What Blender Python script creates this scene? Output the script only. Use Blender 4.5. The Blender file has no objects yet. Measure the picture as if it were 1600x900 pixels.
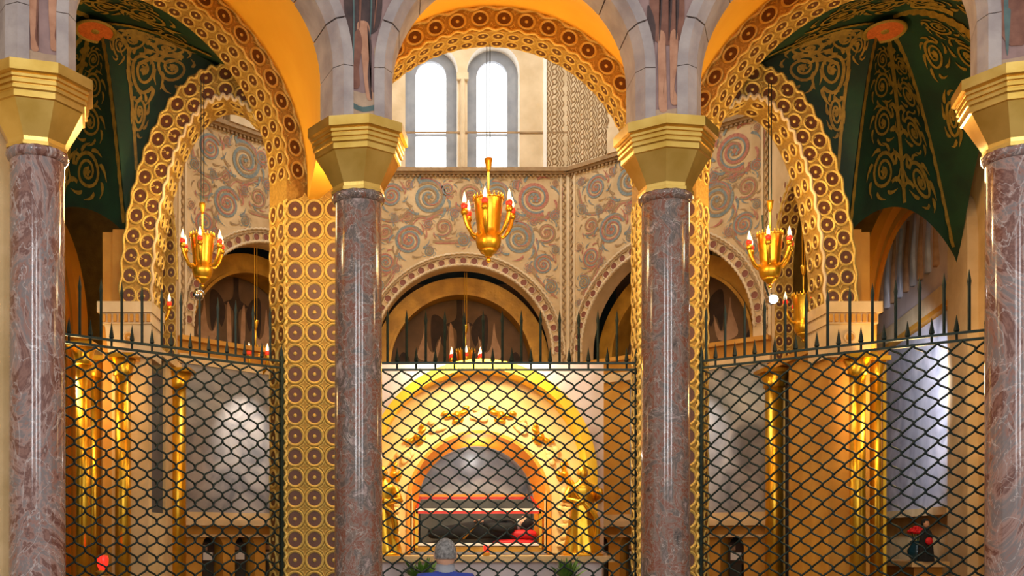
import bpy, bmesh, math, random
from mathutils import Vector, Matrix
PI = math.pi
random.seed(7)
sc = bpy.context.scene
C = sc.collection
V = Vector

# ---------------------------------------------------------------- camera, world, light, exposure
cam_d = bpy.data.cameras.new('camera')
cam = bpy.data.objects.new('camera', cam_d)
C.objects.link(cam)
cam.location = (-1.2, 0, 1.65)
cam.rotation_euler = (PI / 2, 0, 0)
cam_d.sensor_width = 36
cam_d.lens = 36.0            # 1600 px focal length at 1600 px wide
cam_d.shift_x = 180 / 1600
cam_d.shift_y = 390 / 1600
cam_d.clip_end = 200
sc.camera = cam

w = bpy.data.worlds.new('nave_daylight')
sc.world = w
w.use_nodes = True
w.node_tree.nodes['Background'].inputs[0].default_value = (1.0, 0.97, 0.92, 1)
w.node_tree.nodes['Background'].inputs[1].default_value = 0.62

def light(kind, name, loc, energy, color, size=0.3, target=None, spot=None, sy=None):
    d = bpy.data.lights.new(name, kind)
    d.energy = energy
    d.color = color
    if kind == 'AREA':
        d.size = size
        if sy:
            d.shape = 'RECTANGLE'
            d.size_y = sy
    else:
        d.shadow_soft_size = size
    if kind == 'SPOT':
        d.spot_size = spot or 1.2
        d.spot_blend = 0.8
    o = bpy.data.objects.new(name, d)
    C.objects.link(o)
    o.location = loc
    if target is not None:
        o.rotation_euler = (V(target) - V(loc)).to_track_quat('-Z', 'Y').to_euler()
    return o

WARM = (1.0, 0.72, 0.36)
AMB = (1.0, 0.66, 0.25)
DAY = (1.0, 0.96, 0.9)
# area lamp added for the drum's unseen windows; lamps assumed hidden behind the capitals
light('AREA', 'drum_daylight_fill', (0, 15.6, 11.2), 190, DAY, 3.2, (0, 15.9, 0))
for sx in (-1, 1):
    light('POINT', 'assumed_vault_lamp', (sx * 1.62, 11.42, 5.35), 85, WARM, 0.12)
    light('POINT', 'assumed_side_vault_lamp', (sx * 4.45, 10.25, 5.3), 45, WARM, 0.12)
    light('SPOT', 'assumed_panel_spot', (sx * 3.0, 15.9, 4.3), 150, (1, 0.93, 0.84), 0.05, (sx * 3.75, 16.75, 3.15), 1.0)  # unseen spot assumed from the bright pool on the panel
    light('POINT', 'assumed_ambulatory_lamp', (sx * 5.3, 12.9, 3.6), 60, AMB, 0.2)  # unseen amber lamp assumed from the golden-lit lower walls
light('AREA', 'assumed_altar_lamp', (0, 14.3, 4.4), 70, (1, 0.86, 0.55), 1.6, (0, 15.3, 2.2), sy=0.3)  # unseen lamp assumed from the warm light inside the altar arch
light('SPOT', 'altar_front_fill', (0, 13.35, 4.3), 260, (1, 0.87, 0.6), 0.1, (0, 15.2, 2.4), 1.5)  # spot added to brighten the retable from the front
light('POINT', 'assumed_recess_lamp', (0, 15.25, 2.88), 7, (1, 0.95, 0.88), 0.04)  # unseen lamp assumed from the bright top of the recess
light('SPOT', 'assumed_right_panel_spot', (5.75, 14.95, 4.4), 420, (0.86, 0.9, 1.0), 0.1, (7.5, 17.2, 3.5), 1.7)  # unseen spot assumed from the brightly lit outer panel
for nx_ in (-5.0, 0.4, 6.0):
    light('AREA', 'nave_daylight_fill', (nx_, -9.0, 6.5), 330, (0.95, 0.97, 1.0), 0.7, (nx_ * 0.6, 10, 4.5), sy=6.0)  # area lamps added for column highlights; no nave windows are modelled

vs = sc.view_settings
vs.view_transform = 'Standard'
vs.look = 'None'
vs.gamma = 1
vs.exposure = 0.35
vs.use_curve_mapping = False

# ---------------------------------------------------------------- materials
def lin(c):
    c = c / 255
    return c / 12.92 if c <= 0.04045 else ((c + 0.055) / 1.055) ** 2.4
def rgb(r, g, b):
    return (lin(r), lin(g), lin(b), 1)
def nt(name):
    m = bpy.data.materials.new(name)
    m.use_nodes = True
    t = m.node_tree
    return m, t, t.nodes['Principled BSDF']
def mat(name, c1, c2=None, rough=0.6, metal=0.0, scale=6.0, bump=0.15, emit=None, estr=0, spec=None, detail=5, dist=0.0):
    m, t, b = nt(name)
    N, L = t.nodes, t.links
    b.inputs['Roughness'].default_value = rough
    b.inputs['Metallic'].default_value = metal
    if spec is not None:
        b.inputs['Specular IOR Level'].default_value = spec
    tc = N.new('ShaderNodeTexCoord')
    no = N.new('ShaderNodeTexNoise')
    no.inputs['Scale'].default_value = scale
    no.inputs['Detail'].default_value = detail
    no.inputs['Distortion'].default_value = dist
    L.new(tc.outputs['Object'], no.inputs['Vector'])
    r = N.new('ShaderNodeValToRGB')
    r.color_ramp.elements[0].position = 0.33
    r.color_ramp.elements[1].position = 0.67
    r.color_ramp.elements[0].color = c1
    r.color_ramp.elements[1].color = c2 or tuple(min(1, x * 1.25) for x in c1[:3]) + (1,)
    L.new(no.outputs['Fac'], r.inputs['Fac'])
    L.new(r.outputs['Color'], b.inputs['Base Color'])
    if bump:
        bp = N.new('ShaderNodeBump')
        bp.inputs['Strength'].default_value = bump
        bp.inputs['Distance'].default_value = 0.02
        n2 = N.new('ShaderNodeTexNoise')
        n2.inputs['Scale'].default_value = scale * 6
        L.new(tc.outputs['Object'], n2.inputs['Vector'])
        L.new(n2.outputs['Fac'], bp.inputs['Height'])
        L.new(bp.outputs['Normal'], b.inputs['Normal'])
    if emit:
        b.inputs['Emission Color'].default_value = emit
        b.inputs['Emission Strength'].default_value = estr
    return m

def marble(name, stops, vein, scale, zs, distort, vscale=3.0, vein_w=0.06):
    m, t, b = nt(name)
    N, L = t.nodes, t.links
    b.inputs['Roughness'].default_value = 0.13
    tc = N.new('ShaderNodeTexCoord')
    oi = N.new('ShaderNodeObjectInfo')
    ad = N.new('ShaderNodeVectorMath'); ad.operation = 'MULTIPLY_ADD'
    cx = N.new('ShaderNodeCombineXYZ')
    for i in range(3):
        L.new(oi.outputs['Random'], cx.inputs[i])
    ad.inputs[1].default_value = (37, 23, 51)
    L.new(cx.outputs[0], ad.inputs[0])
    L.new(tc.outputs['Object'], ad.inputs[2])
    mp = N.new('ShaderNodeMapping')
    mp.inputs['Scale'].default_value = (1, 1, zs)
    mp.inputs['Rotation'].default_value = (0.35, 0.25, 0)
    L.new(ad.outputs[0], mp.inputs['Vector'])
    n1 = N.new('ShaderNodeTexNoise')
    n1.inputs['Scale'].default_value = scale
    n1.inputs['Detail'].default_value = 9
    n1.inputs['Roughness'].default_value = 0.66
    n1.inputs['Distortion'].default_value = distort
    L.new(mp.outputs[0], n1.inputs['Vector'])
    r = N.new('ShaderNodeValToRGB')
    cr = r.color_ramp
    cr.elements[0].position, cr.elements[0].color = stops[0]
    cr.elements[1].position, cr.elements[1].color = stops[-1]
    for p, c in stops[1:-1]:
        e = cr.elements.new(p); e.color = c
    L.new(n1.outputs['Fac'], r.inputs['Fac'])
    n2 = N.new('ShaderNodeTexNoise')
    n2.inputs['Scale'].default_value = vscale
    n2.inputs['Detail'].default_value = 7
    n2.inputs['Distortion'].default_value = distort * 1.3
    L.new(mp.outputs[0], n2.inputs['Vector'])
    s = N.new('ShaderNodeMath'); s.operation = 'SUBTRACT'; s.inputs[1].default_value = 0.5
    a = N.new('ShaderNodeMath'); a.operation = 'ABSOLUTE'
    L.new(n2.outputs['Fac'], s.inputs[0]); L.new(s.outputs[0], a.inputs[0])
    mr = N.new('ShaderNodeMapRange')
    mr.inputs['From Min'].default_value = 0.0
    mr.inputs['From Max'].default_value = vein_w
    mr.inputs['To Min'].default_value = 0.75
    mr.inputs['To Max'].default_value = 0.0
    L.new(a.outputs[0], mr.inputs['Value'])
    mx = N.new('ShaderNodeMix'); mx.data_type = 'RGBA'
    L.new(mr.outputs[0], mx.inputs['Factor'])
    L.new(r.outputs['Color'], mx.inputs['A'])
    mx.inputs['B'].default_value = vein
    L.new(mx.outputs['Result'], b.inputs['Base Color'])
    return m

M = {}
M['breccia'] = marble('breccia_marble', [(0.28, rgb(44, 38, 34)), (0.38, rgb(108, 86, 76)), (0.44, rgb(130, 108, 96)), (0.48, rgb(122, 62, 40)), (0.52, rgb(134, 110, 98)), (0.58, rgb(88, 78, 72)), (0.64, rgb(140, 116, 110)), (0.74, rgb(196, 178, 168))], rgb(186, 170, 160), 5.5, 0.8, 0.7, 7.0, 0.010)
M['onyx'] = marble('swirled_marble', [(0.28, rgb(74, 44, 40)), (0.38, rgb(140, 100, 88)), (0.44, rgb(104, 66, 58)), (0.49, rgb(162, 128, 118)), (0.54, rgb(120, 112, 112)), (0.60, rgb(150, 108, 96)), (0.66, rgb(96, 62, 56)), (0.75, rgb(196, 176, 168))], rgb(196, 182, 178), 1.15, 0.62, 3.6, 1.7, 0.014)
M['gold'] = mat('gilded_bronze', rgb(214, 156, 34), rgb(236, 184, 58), 0.3, 0.85, 5, 0.06)
M['goldcap'] = mat('gilded_capital', rgb(206, 164, 74), rgb(232, 194, 106), 0.3, 0.85, 3, 0.05)
M['mosgold'] = mat('mosaic_gold', rgb(200, 166, 76), rgb(226, 194, 110), 0.42, 0.35, 40, 0.3)
M['moswarm'] = mat('mosaic_tan_ground', rgb(156, 118, 46), rgb(190, 150, 70), 0.55, 0.25, 30, 0.4)
M['oxblood'] = mat('oxblood_enamel', rgb(78, 40, 14), rgb(102, 56, 20), 0.4, 0, 12, 0.2)
M['yellow'] = mat('yellow_vault_plaster', rgb(242, 176, 44), rgb(248, 188, 56), 0.75, 0, 1.2, 0.05)
M['stone'] = mat('grey_arch_stone', rgb(146, 132, 130), rgb(178, 164, 158), 0.75, 0, 3.5, 0.3)
M['fresco'] = mat('fresco_ground', rgb(126, 100, 98), rgb(160, 128, 122), 0.8, 0, 4, 0.15)
M['f_dark'] = mat('fresco_dark_drapery', rgb(58, 44, 44), rgb(84, 62, 58), 0.8, 0, 9, 0.1)
M['f_skin'] = mat('fresco_skin', rgb(168, 116, 88), rgb(192, 140, 110), 0.8, 0, 9, 0.1)
M['f_brown'] = mat('fresco_brown', rgb(112, 70, 56), rgb(138, 92, 74), 0.8, 0, 9, 0.1)
M['f_teal'] = mat('fresco_teal', rgb(74, 92, 92), rgb(92, 112, 108), 0.8, 0, 9, 0.1)
M['f_sand'] = mat('fresco_sand', rgb(164, 136, 112), rgb(184, 154, 128), 0.8, 0, 9, 0.1)
M['green'] = mat('green_vault_plaster', rgb(8, 40, 22), rgb(14, 58, 32), 0.7, 0, 2.5, 0.15)
M['olive'] = mat('olive_gold_scroll', rgb(126, 100, 30), rgb(160, 128, 44), 0.6, 0.15, 14, 0.2)
M['rust'] = mat('rust_medallion', rgb(176, 84, 28), rgb(206, 106, 40), 0.6, 0, 9, 0.2)
M['cream'] = mat('cream_painted_plaster', rgb(186, 156, 112), rgb(212, 184, 140), 0.8, 0, 2.4, 0.2)
M['creamp'] = mat('pale_cream_stone', rgb(200, 176, 138), rgb(218, 196, 160), 0.8, 0, 3, 0.2)
M['s_blue'] = mat('scroll_grey_blue', rgb(104, 116, 116), rgb(140, 146, 138), 0.8, 0, 10, 0.1)
M['s_rose'] = mat('scroll_rose', rgb(160, 96, 78), rgb(186, 124, 100), 0.8, 0, 10, 0.1)
M['s_tan'] = mat('scroll_tan', rgb(142, 112, 76), rgb(166, 136, 96), 0.8, 0, 10, 0.1)
M['s_lite'] = mat('scroll_highlight', rgb(226, 204, 164), rgb(238, 218, 182), 0.8, 0, 10, 0.1)
M['brownred'] = mat('red_brown_boss', rgb(112, 60, 42), rgb(140, 80, 58), 0.6, 0, 10, 0.2)
M['nichegold'] = mat('niche_gold', rgb(156, 110, 28), rgb(188, 138, 44), 0.5, 0.3, 5, 0.2)
M['mural'] = mat('dim_mural', rgb(92, 68, 44), rgb(114, 84, 56), 0.8, 0, 3, 0.1)
M['m_dark'] = mat('mural_dark', rgb(42, 28, 18), rgb(58, 38, 26), 0.8, 0, 8, 0.1)
M['m_pale'] = mat('mural_pale', rgb(156, 118, 86), rgb(180, 140, 106), 0.8, 0, 8, 0.1)
M['iron'] = mat('dark_green_iron', rgb(18, 34, 34), rgb(30, 48, 46), 0.45, 0.5, 20, 0.1)
M['altar'] = mat('altar_yellow_plaster', rgb(228, 190, 116), rgb(240, 208, 142), 0.7, 0, 2, 0.1)
M['altarrim'] = mat('altar_lit_rim_yellow', rgb(246, 196, 30), rgb(250, 208, 50), 0.6, 0, 2, 0.05)  # rim yellower than the pale wall: the light's gradient put into colour
M['orange'] = mat('orange_reveal', rgb(226, 134, 24), rgb(238, 152, 36), 0.6, 0, 2, 0.05)
M['lilac'] = mat('pale_lilac_marble', rgb(206, 190, 190), rgb(224, 210, 208), 0.5, 0, 3, 0.05)
M['greymarble'] = mat('veined_grey_marble', rgb(112, 110, 112), rgb(166, 158, 152), 0.3, 0, 1.6, 0.03, dist=1.5)
M['bluemarble'] = mat('blue_grey_marble', rgb(140, 146, 164), rgb(196, 198, 212), 0.3, 0, 1.3, 0.03, dist=1.5)
M['openingshade'] = mat('shaded_opening_infill', rgb(36, 50, 64), rgb(52, 66, 80), 0.4, 0, 2, 0.05)  # dark sheet filling the side-wall openings, their shade put into its colour
M['ochre'] = mat('ochre_wall', rgb(186, 126, 36), rgb(208, 150, 56), 0.6, 0, 2.5, 0.15)
M['tan'] = mat('tan_stone', rgb(200, 168, 116), rgb(222, 190, 140), 0.75, 0, 3, 0.2)
M['darkbrown'] = mat('dark_brown_wall', rgb(44, 32, 22), rgb(60, 44, 30), 0.8, 0, 3, 0.1)
M['shelldark'] = mat('shade_dark_outer_wall', rgb(30, 34, 24), rgb(44, 46, 32), 0.85, 0, 3, 0.1)  # dark base colour stands in for the unlit space behind the arches
M['winframe'] = mat('grey_window_frame', rgb(120, 122, 128), rgb(140, 142, 146), 0.6, 0, 4, 0.05)
M['whiteplaster'] = mat('white_reveal_plaster', rgb(232, 226, 214), rgb(242, 236, 226), 0.8, 0, 3, 0.05)
M['glass'] = mat('daylit_frosted_glass', rgb(240, 246, 255), rgb(255, 255, 255), 0.4, 0, 3, 0, emit=(0.93, 0.97, 1, 1), estr=2.6)
M['waxred'] = mat('red_candle_cup', rgb(196, 24, 12), rgb(220, 44, 20), 0.35, 0, 8, 0, emit=(1, 0.06, 0.02, 1), estr=0.5)
M['flame'] = mat('candle_bulb', rgb(255, 224, 180), rgb(255, 236, 200), 0.4, 0, 8, 0, emit=(1, 0.66, 0.34, 1), estr=2.5)
M['redglow'] = mat('red_votive_glass', rgb(220, 10, 6), rgb(240, 24, 10), 0.2, 0, 8, 0, emit=(1, 0.02, 0.01, 1), estr=1.6)
M['spot'] = mat('lit_spotlight_lens', rgb(255, 255, 255), rgb(255, 255, 255), 0.3, 0, 8, 0, emit=(1, 0.97, 0.93, 1), estr=25)
M['chrome'] = mat('chrome', rgb(200, 200, 200), rgb(220, 220, 220), 0.15, 1, 8, 0)
M['black'] = mat('black_habit_cloth', rgb(16, 18, 22), rgb(28, 30, 34), 0.85, 0, 8, 0.2)
M['redcloth'] = mat('red_cushion', rgb(186, 14, 22), rgb(214, 26, 34), 0.6, 0, 8, 0.1)
M['redpaint'] = mat('red_casket_edge', rgb(186, 40, 22), rgb(206, 60, 30), 0.4, 0, 8, 0.05)
M['white'] = mat('white_linen', rgb(222, 214, 204), rgb(236, 230, 220), 0.8, 0, 8, 0.1)
M['skin'] = mat('skin', rgb(196, 146, 118), rgb(210, 160, 130), 0.55, 0, 12, 0.05)
M['hair'] = mat('grey_hair', rgb(84, 80, 78), rgb(150, 144, 140), 0.8, 0, 45, 0.5)
M['bluejacket'] = mat('blue_jacket', rgb(24, 40, 118), rgb(36, 56, 146), 0.75, 0, 6, 0.2)
M['navy'] = mat('dark_trousers', rgb(28, 30, 38), rgb(40, 42, 50), 0.85, 0, 6, 0.2)
M['leaf'] = mat('leaf_green', rgb(56, 96, 30), rgb(98, 140, 52), 0.6, 0, 10, 0.1)
M['floor'] = mat('stone_floor', rgb(120, 104, 92), rgb(150, 132, 116), 0.35, 0, 2, 0.05)
M['niche'] = mat('dark_niche', rgb(30, 28, 24), rgb(48, 44, 36), 0.8, 0, 4, 0.1)
M['vase'] = mat('blue_glazed_vase', rgb(24, 62, 84), rgb(40, 84, 108), 0.2, 0, 6, 0.05)
M['redpetal'] = mat('red_petal', rgb(206, 12, 24), rgb(232, 30, 40), 0.6, 0, 8, 0.1)
g = bpy.data.materials.new('clear_casket_glass')
g.use_nodes = True
gb = g.node_tree.nodes['Principled BSDF']
gb.inputs['Roughness'].default_value = 0.03
gb.inputs['Transmission Weight'].default_value = 1.0
gb.inputs['IOR'].default_value = 1.02
gb.inputs['Alpha'].default_value = 0.18
M['casketglass'] = g
M['casketdark'] = mat('dark_casket_lining', rgb(62, 62, 58), rgb(84, 82, 76), 0.6, 0, 4, 0.05)
M['greycollar'] = mat('grey_scarf', rgb(120, 120, 126), rgb(150, 150, 154), 0.85, 0, 10, 0.2)

# ---------------------------------------------------------------- mesh helpers
class MB:
    def __init__(s):
        s.v, s.f, s.m = [], [], []
    def add(s, pts):
        b = len(s.v)
        s.v.extend([tuple(p) for p in pts])
        return b
    def face(s, idx, m=0):
        s.f.append(tuple(idx)); s.m.append(m)
    def poly(s, pts, m=0):
        b = s.add(pts); s.face(range(b, b + len(pts)), m)
    def grid(s, fn, nu, nv, m=0, cu=False, cv=False):
        b = len(s.v)
        ku = nu if cu else nu + 1
        kv = nv if cv else nv + 1
        for i in range(ku):
            for j in range(kv):
                s.v.append(tuple(fn(i / nu, j / nv)))
        for i in range(nu):
            for j in range(nv):
                a, c = i, (i + 1) % ku
                d, e = j, (j + 1) % kv
                s.face((b + a * kv + d, b + c * kv + d, b + c * kv + e, b + a * kv + e), m)
    def box(s, x0, x1, y0, y1, z0, z1, m=0, F=None):
        F = F or (lambda x, y, z: (x, y, z))
        b = s.add([F(x, y, z) for x in (x0, x1) for y in (y0, y1) for z in (z0, z1)])
        for q in ((0, 1, 3, 2), (4, 6, 7, 5), (0, 4, 5, 1), (2, 3, 7, 6), (0, 2, 6, 4), (1, 5, 7, 3)):
            s.face([b + i for i in q], m)
    def tube(s, path, r, n=6, m=0, cap=True):
        path = [V(p) for p in path]
        k = len(path)
        rr = r if isinstance(r, (list, tuple)) else [r] * k
        b = len(s.v)
        ref = None
        for i, p in enumerate(path):
            t = (path[min(i + 1, k - 1)] - path[max(i - 1, 0)])
            if t.length < 1e-9: t = V((0, 0, 1))
            t.normalize()
            if ref is None:
                ref = V((0, 1, 0)) if abs(t.y) < 0.9 else V((1, 0, 0))
            a = t.cross(ref)
            if a.length < 1e-6: a = t.orthogonal()
            a.normalize(); c = a.cross(t).normalized(); ref = c
            for j in range(n):
                an = 2 * PI * j / n
                s.v.append(tuple(p + (a * math.cos(an) + c * math.sin(an)) * rr[i]))
        for i in range(k - 1):
            for j in range(n):
                s.face((b + i * n + j, b + i * n + (j + 1) % n, b + (i + 1) * n + (j + 1) % n, b + (i + 1) * n + j), m)
        if cap:
            s.face([b + j for j in range(n)][::-1], m)
            s.face([b + (k - 1) * n + j for j in range(n)], m)
    def lathe(s, prof, n=24, m=0, c=(0, 0), rot=0.0, cap=True):
        b = len(s.v)
        for r, z in prof:
            for j in range(n):
                a = rot + 2 * PI * j / n
                s.v.append((c[0] + r * math.cos(a), c[1] + r * math.sin(a), z))
        for i in range(len(prof) - 1):
            for j in range(n):
                s.face((b + i * n + j, b + i * n + (j + 1) % n, b + (i + 1) * n + (j + 1) % n, b + (i + 1) * n + j), m)
        if cap:
            s.face([b + j for j in range(n)][::-1], m)
            s.face([b + (len(prof) - 1) * n + j for j in range(n)], m)
    def ball(s, c, r, n=10, k=6, m=0, sc3=(1, 1, 1)):
        s.grid(lambda u, v: (c[0] + sc3[0] * r * math.sin(PI * v) * math.cos(2 * PI * u), c[1] + sc3[1] * r * math.sin(PI * v) * math.sin(2 * PI * u), c[2] + sc3[2] * r * math.cos(PI * v)), n, k, m, cu=True)
    def ribbon(s, pts, nrm, wid, m=0):
        # flat band along pts lying on the surface with normals nrm
        k = len(pts)
        pts = [V(p) for p in pts]
        L_, R_ = [], []
        for i in range(k):
            t = pts[min(i + 1, k - 1)] - pts[max(i - 1, 0)]
            n = V(nrm[i]) if isinstance(nrm, list) else V(nrm)
            a = t.cross(n)
            if a.length < 1e-9: a = n.orthogonal()
            a.normalize()
            ww = wid[i] if isinstance(wid, list) else wid
            L_.append(pts[i] - a * ww / 2); R_.append(pts[i] + a * ww / 2)
        b = s.add(L_ + R_)
        for i in range(k - 1):
            s.face((b + i, b + i + 1, b + k + i + 1, b + k + i), m)
    def mesh(s, name, mats, smooth=False):
        me = bpy.data.meshes.new(name)
        me.from_pydata(s.v, [], s.f)
        for mm in mats:
            me.materials.append(M[mm] if isinstance(mm, str) else mm)
        me.polygons.foreach_set('material_index', s.m)
        me.polygons.foreach_set('use_smooth', [smooth] * len(s.f))
        me.update()
        return me
    def build(s, name, mats, parent=None, smooth=False, fix=True):
        if isinstance(mats, str): mats = [mats]
        me = s.mesh(name, mats, smooth)
        if fix:
            bm = bmesh.new(); bm.from_mesh(me)
            bmesh.ops.remove_doubles(bm, verts=bm.verts, dist=1e-5)
            bmesh.ops.recalc_face_normals(bm, faces=bm.faces)
            bm.to_mesh(me); bm.free()
        return link(name, me, parent)
def link(name, me, parent=None, mtx=None):
    o = bpy.data.objects.new(name, me)
    C.objects.link(o)
    if parent is not None: o.parent = parent
    if mtx is not None: o.matrix_local = mtx
    return o
def tag(o, label, cat=None, group=None, kind=None):
    o['label'] = label
    if cat: o['category'] = cat
    if group: o['group'] = group
    if kind: o['kind'] = kind
    return o
def empty(name, loc, label, cat, group=None, rz=0, kind=None):
    o = bpy.data.objects.new(name, None)
    C.objects.link(o)
    o.empty_display_size = 0.1
    o.location = loc
    o.rotation_euler = (0, 0, rz)
    return tag(o, label, cat, group, kind)
def frame(p, nrm, up, s=1.0):
    z = V(nrm).normalized(); y = V(up); y = (y - z * y.dot(z)).normalized(); x = y.cross(z)
    if not isinstance(s, (tuple, list)): s = (s, s, s)
    m = Matrix((x * s[0], y * s[1], z * s[2])).transposed().to_4x4()
    m.translation = V(p)
    return m
def catmull(pts, n=6, closed=True):
    out = []
    k = len(pts)
    rng = range(k) if closed else range(k - 1)
    for i in rng:
        g_ = (lambda j: pts[j % k]) if closed else (lambda j: pts[max(0, min(k - 1, j))])
        p0, p1, p2, p3 = g_(i - 1), g_(i), g_(i + 1), g_(i + 2)
        for q in range(n):
            t = q / n
            out.append(tuple(0.5 * ((2 * p1[d]) + (-p0[d] + p2[d]) * t + (2 * p0[d] - 5 * p1[d] + 4 * p2[d] - p3[d]) * t * t + (-p0[d] + 3 * p1[d] - 3 * p2[d] + p3[d]) * t ** 3) for d in range(len(pts[0]))))
    if not closed: out.append(tuple(pts[-1]))
    return out
class Fr:   # upright plane frame: x along u, y away from the viewer, z up
    def __init__(s, o, u):
        s.o = V((o[0], o[1], 0)); s.u = V((u[0], u[1], 0)).normalized(); s.n = V((s.u.y, -s.u.x, 0))   # n: towards the viewer
    def __call__(s, x, y, z):
        return s.o + s.u * x - s.n * y + V((0, 0, z))

# ornament pieces shared by many parts
def roundel_mesh(name, mats, seg=16, ring=0.26, dot=True):
    b = MB()
    prof = [(1.0, 0.0), (0.97, 0.14), (1 - ring / 2, 0.22), (1 - ring, 0.12), (1 - ring - 0.03, 0.03)]
    for i in range(len(prof) - 1):
        (r0, z0), (r1, z1) = prof[i], prof[i + 1]
        b.grid(lambda u, v: ((r0 + (r1 - r0) * v) * math.cos(2 * PI * u), (r0 + (r1 - r0) * v) * math.sin(2 * PI * u), z0 + (z1 - z0) * v), seg, 1, 0, cu=True)
    rr = 1 - ring - 0.02
    b.poly([(rr * math.cos(2 * PI * j / seg), rr * math.sin(2 * PI * j / seg), 0.04) for j in range(seg)], 1)
    if dot:
        b.grid(lambda u, v: (0.2 * math.sin(PI / 2 * v) * math.cos(2 * PI * u), 0.2 * math.sin(PI / 2 * v) * math.sin(2 * PI * u), 0.04 + 0.16 * math.cos(PI / 2 * v)), 8, 3, 0, cu=True)
    return b.mesh(name, mats, True)
def star_mesh(name, mats):
    b = MB()
    pts = []
    for k in range(16):
        a = 2 * PI * k / 16
        r = (1.0, 0.58, 0.44, 0.58)[k % 4]
        pts.append((r * math.cos(a), r * math.sin(a)))
    for q, (s0, z0, s1, z1, m_) in enumerate(((1, 0, 0.9, 0.14, 0), (0.9, 0.14, 0.72, 0.14, 0), (0.72, 0.14, 0.64, 0.05, 0))):
        for k in range(16):
            p, r = pts[k], pts[(k + 1) % 16]
            b.poly([(p[0] * s0, p[1] * s0, z0), (r[0] * s0, r[1] * s0, z0), (r[0] * s1, r[1] * s1, z1), (p[0] * s1, p[1] * s1, z1)], m_)
    b.poly([(p[0] * 0.64, p[1] * 0.64, 0.05) for p in pts], 1)
    return b.mesh(name, mats, False)
RND = roundel_mesh('roundel', ['mosgold', 'oxblood'])
STAR = star_mesh('star_tile', ['mosgold', 'moswarm'])
BOSS = roundel_mesh('boss', ['creamp', 'brownred'], 12, 0.2, False)
def piece(name, me, parent, p, n, up, s):
    return link(name, me, parent, frame(p, n, up, s))

def arch_pt(F, cx, zs, r, e, th, y):
    return F(cx + r * math.cos(th), y, zs + r * e * math.sin(th))
def arch_prism(b, F, zs, ri, ro, t, e=1.0, ei=None, z0=None, th0=0.0, th1=PI, n=36, mf=0, ms=0, cx=0.0, y0=0.0):
    # band of an arch: front, soffit, extrados and back, with straight legs down to z0
    eo = e; ei = e if ei is None else ei
    seq = []
    if z0 is not None and th0 <= 0: seq.append(('L', 0))
    seq += [('A', th0 + (th1 - th0) * i / n) for i in range(n + 1)]
    if z0 is not None and th1 >= PI - 1e-6: seq.append(('L', PI))
    def pt(q, r, ee, y):
        k, th = q
        if k == 'L': return F(cx + r * math.cos(th), y, z0)
        return F(cx + r * math.cos(th), y, zs + r * ee * math.sin(th))
    k = len(seq)
    for (ra, ea, ya), (rb, eb, yb), m_ in (((ri, ei, y0), (ro, eo, y0), mf), ((ri, ei, y0 + t), (ri, ei, y0), ms), ((ro, eo, y0), (ro, eo, y0 + t), mf), ((ro, eo, y0 + t), (ri, ei, y0 + t), mf)):
        base = b.add([pt(q, ra, ea, ya) for q in seq] + [pt(q, rb, eb, yb) for q in seq])
        for i in range(k - 1):
            b.face((base + i, base + i + 1, base + k + i + 1, base + k + i), m_)
def wavy(F, zs, r, e, y, amp, waves, th0=0.0, th1=PI, n=220, cx=0.0, z0=None, pitch=0.26):
    pts = []
    for i in range(n + 1):
        th = th0 + (th1 - th0) * i / n
        a = amp * math.sin(2 * PI * waves * i / n)
        pts.append(F(cx + (r + a) * math.cos(th), y, zs + (r + a) * e * math.sin(th)))
    return pts
def arc_even(ri, e, th0, th1, count):
    # evenly spaced parameter values on an ellipse
    N_ = 400
    ths = [th0 + (th1 - th0) * i / N_ for i in range(N_ + 1)]
    acc = [0.0]
    for a, c in zip(ths, ths[1:]):
        acc.append(acc[-1] + math.hypot(ri * (math.cos(c) - math.cos(a)), ri * e * (math.sin(c) - math.sin(a))))
    out = []
    j = 0
    for q in range(count):
        want = acc[-1] * (q + 0.5) / count
        while acc[j + 1] < want: j += 1
        out.append(ths[j])
    return out, acc[-1]
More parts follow.
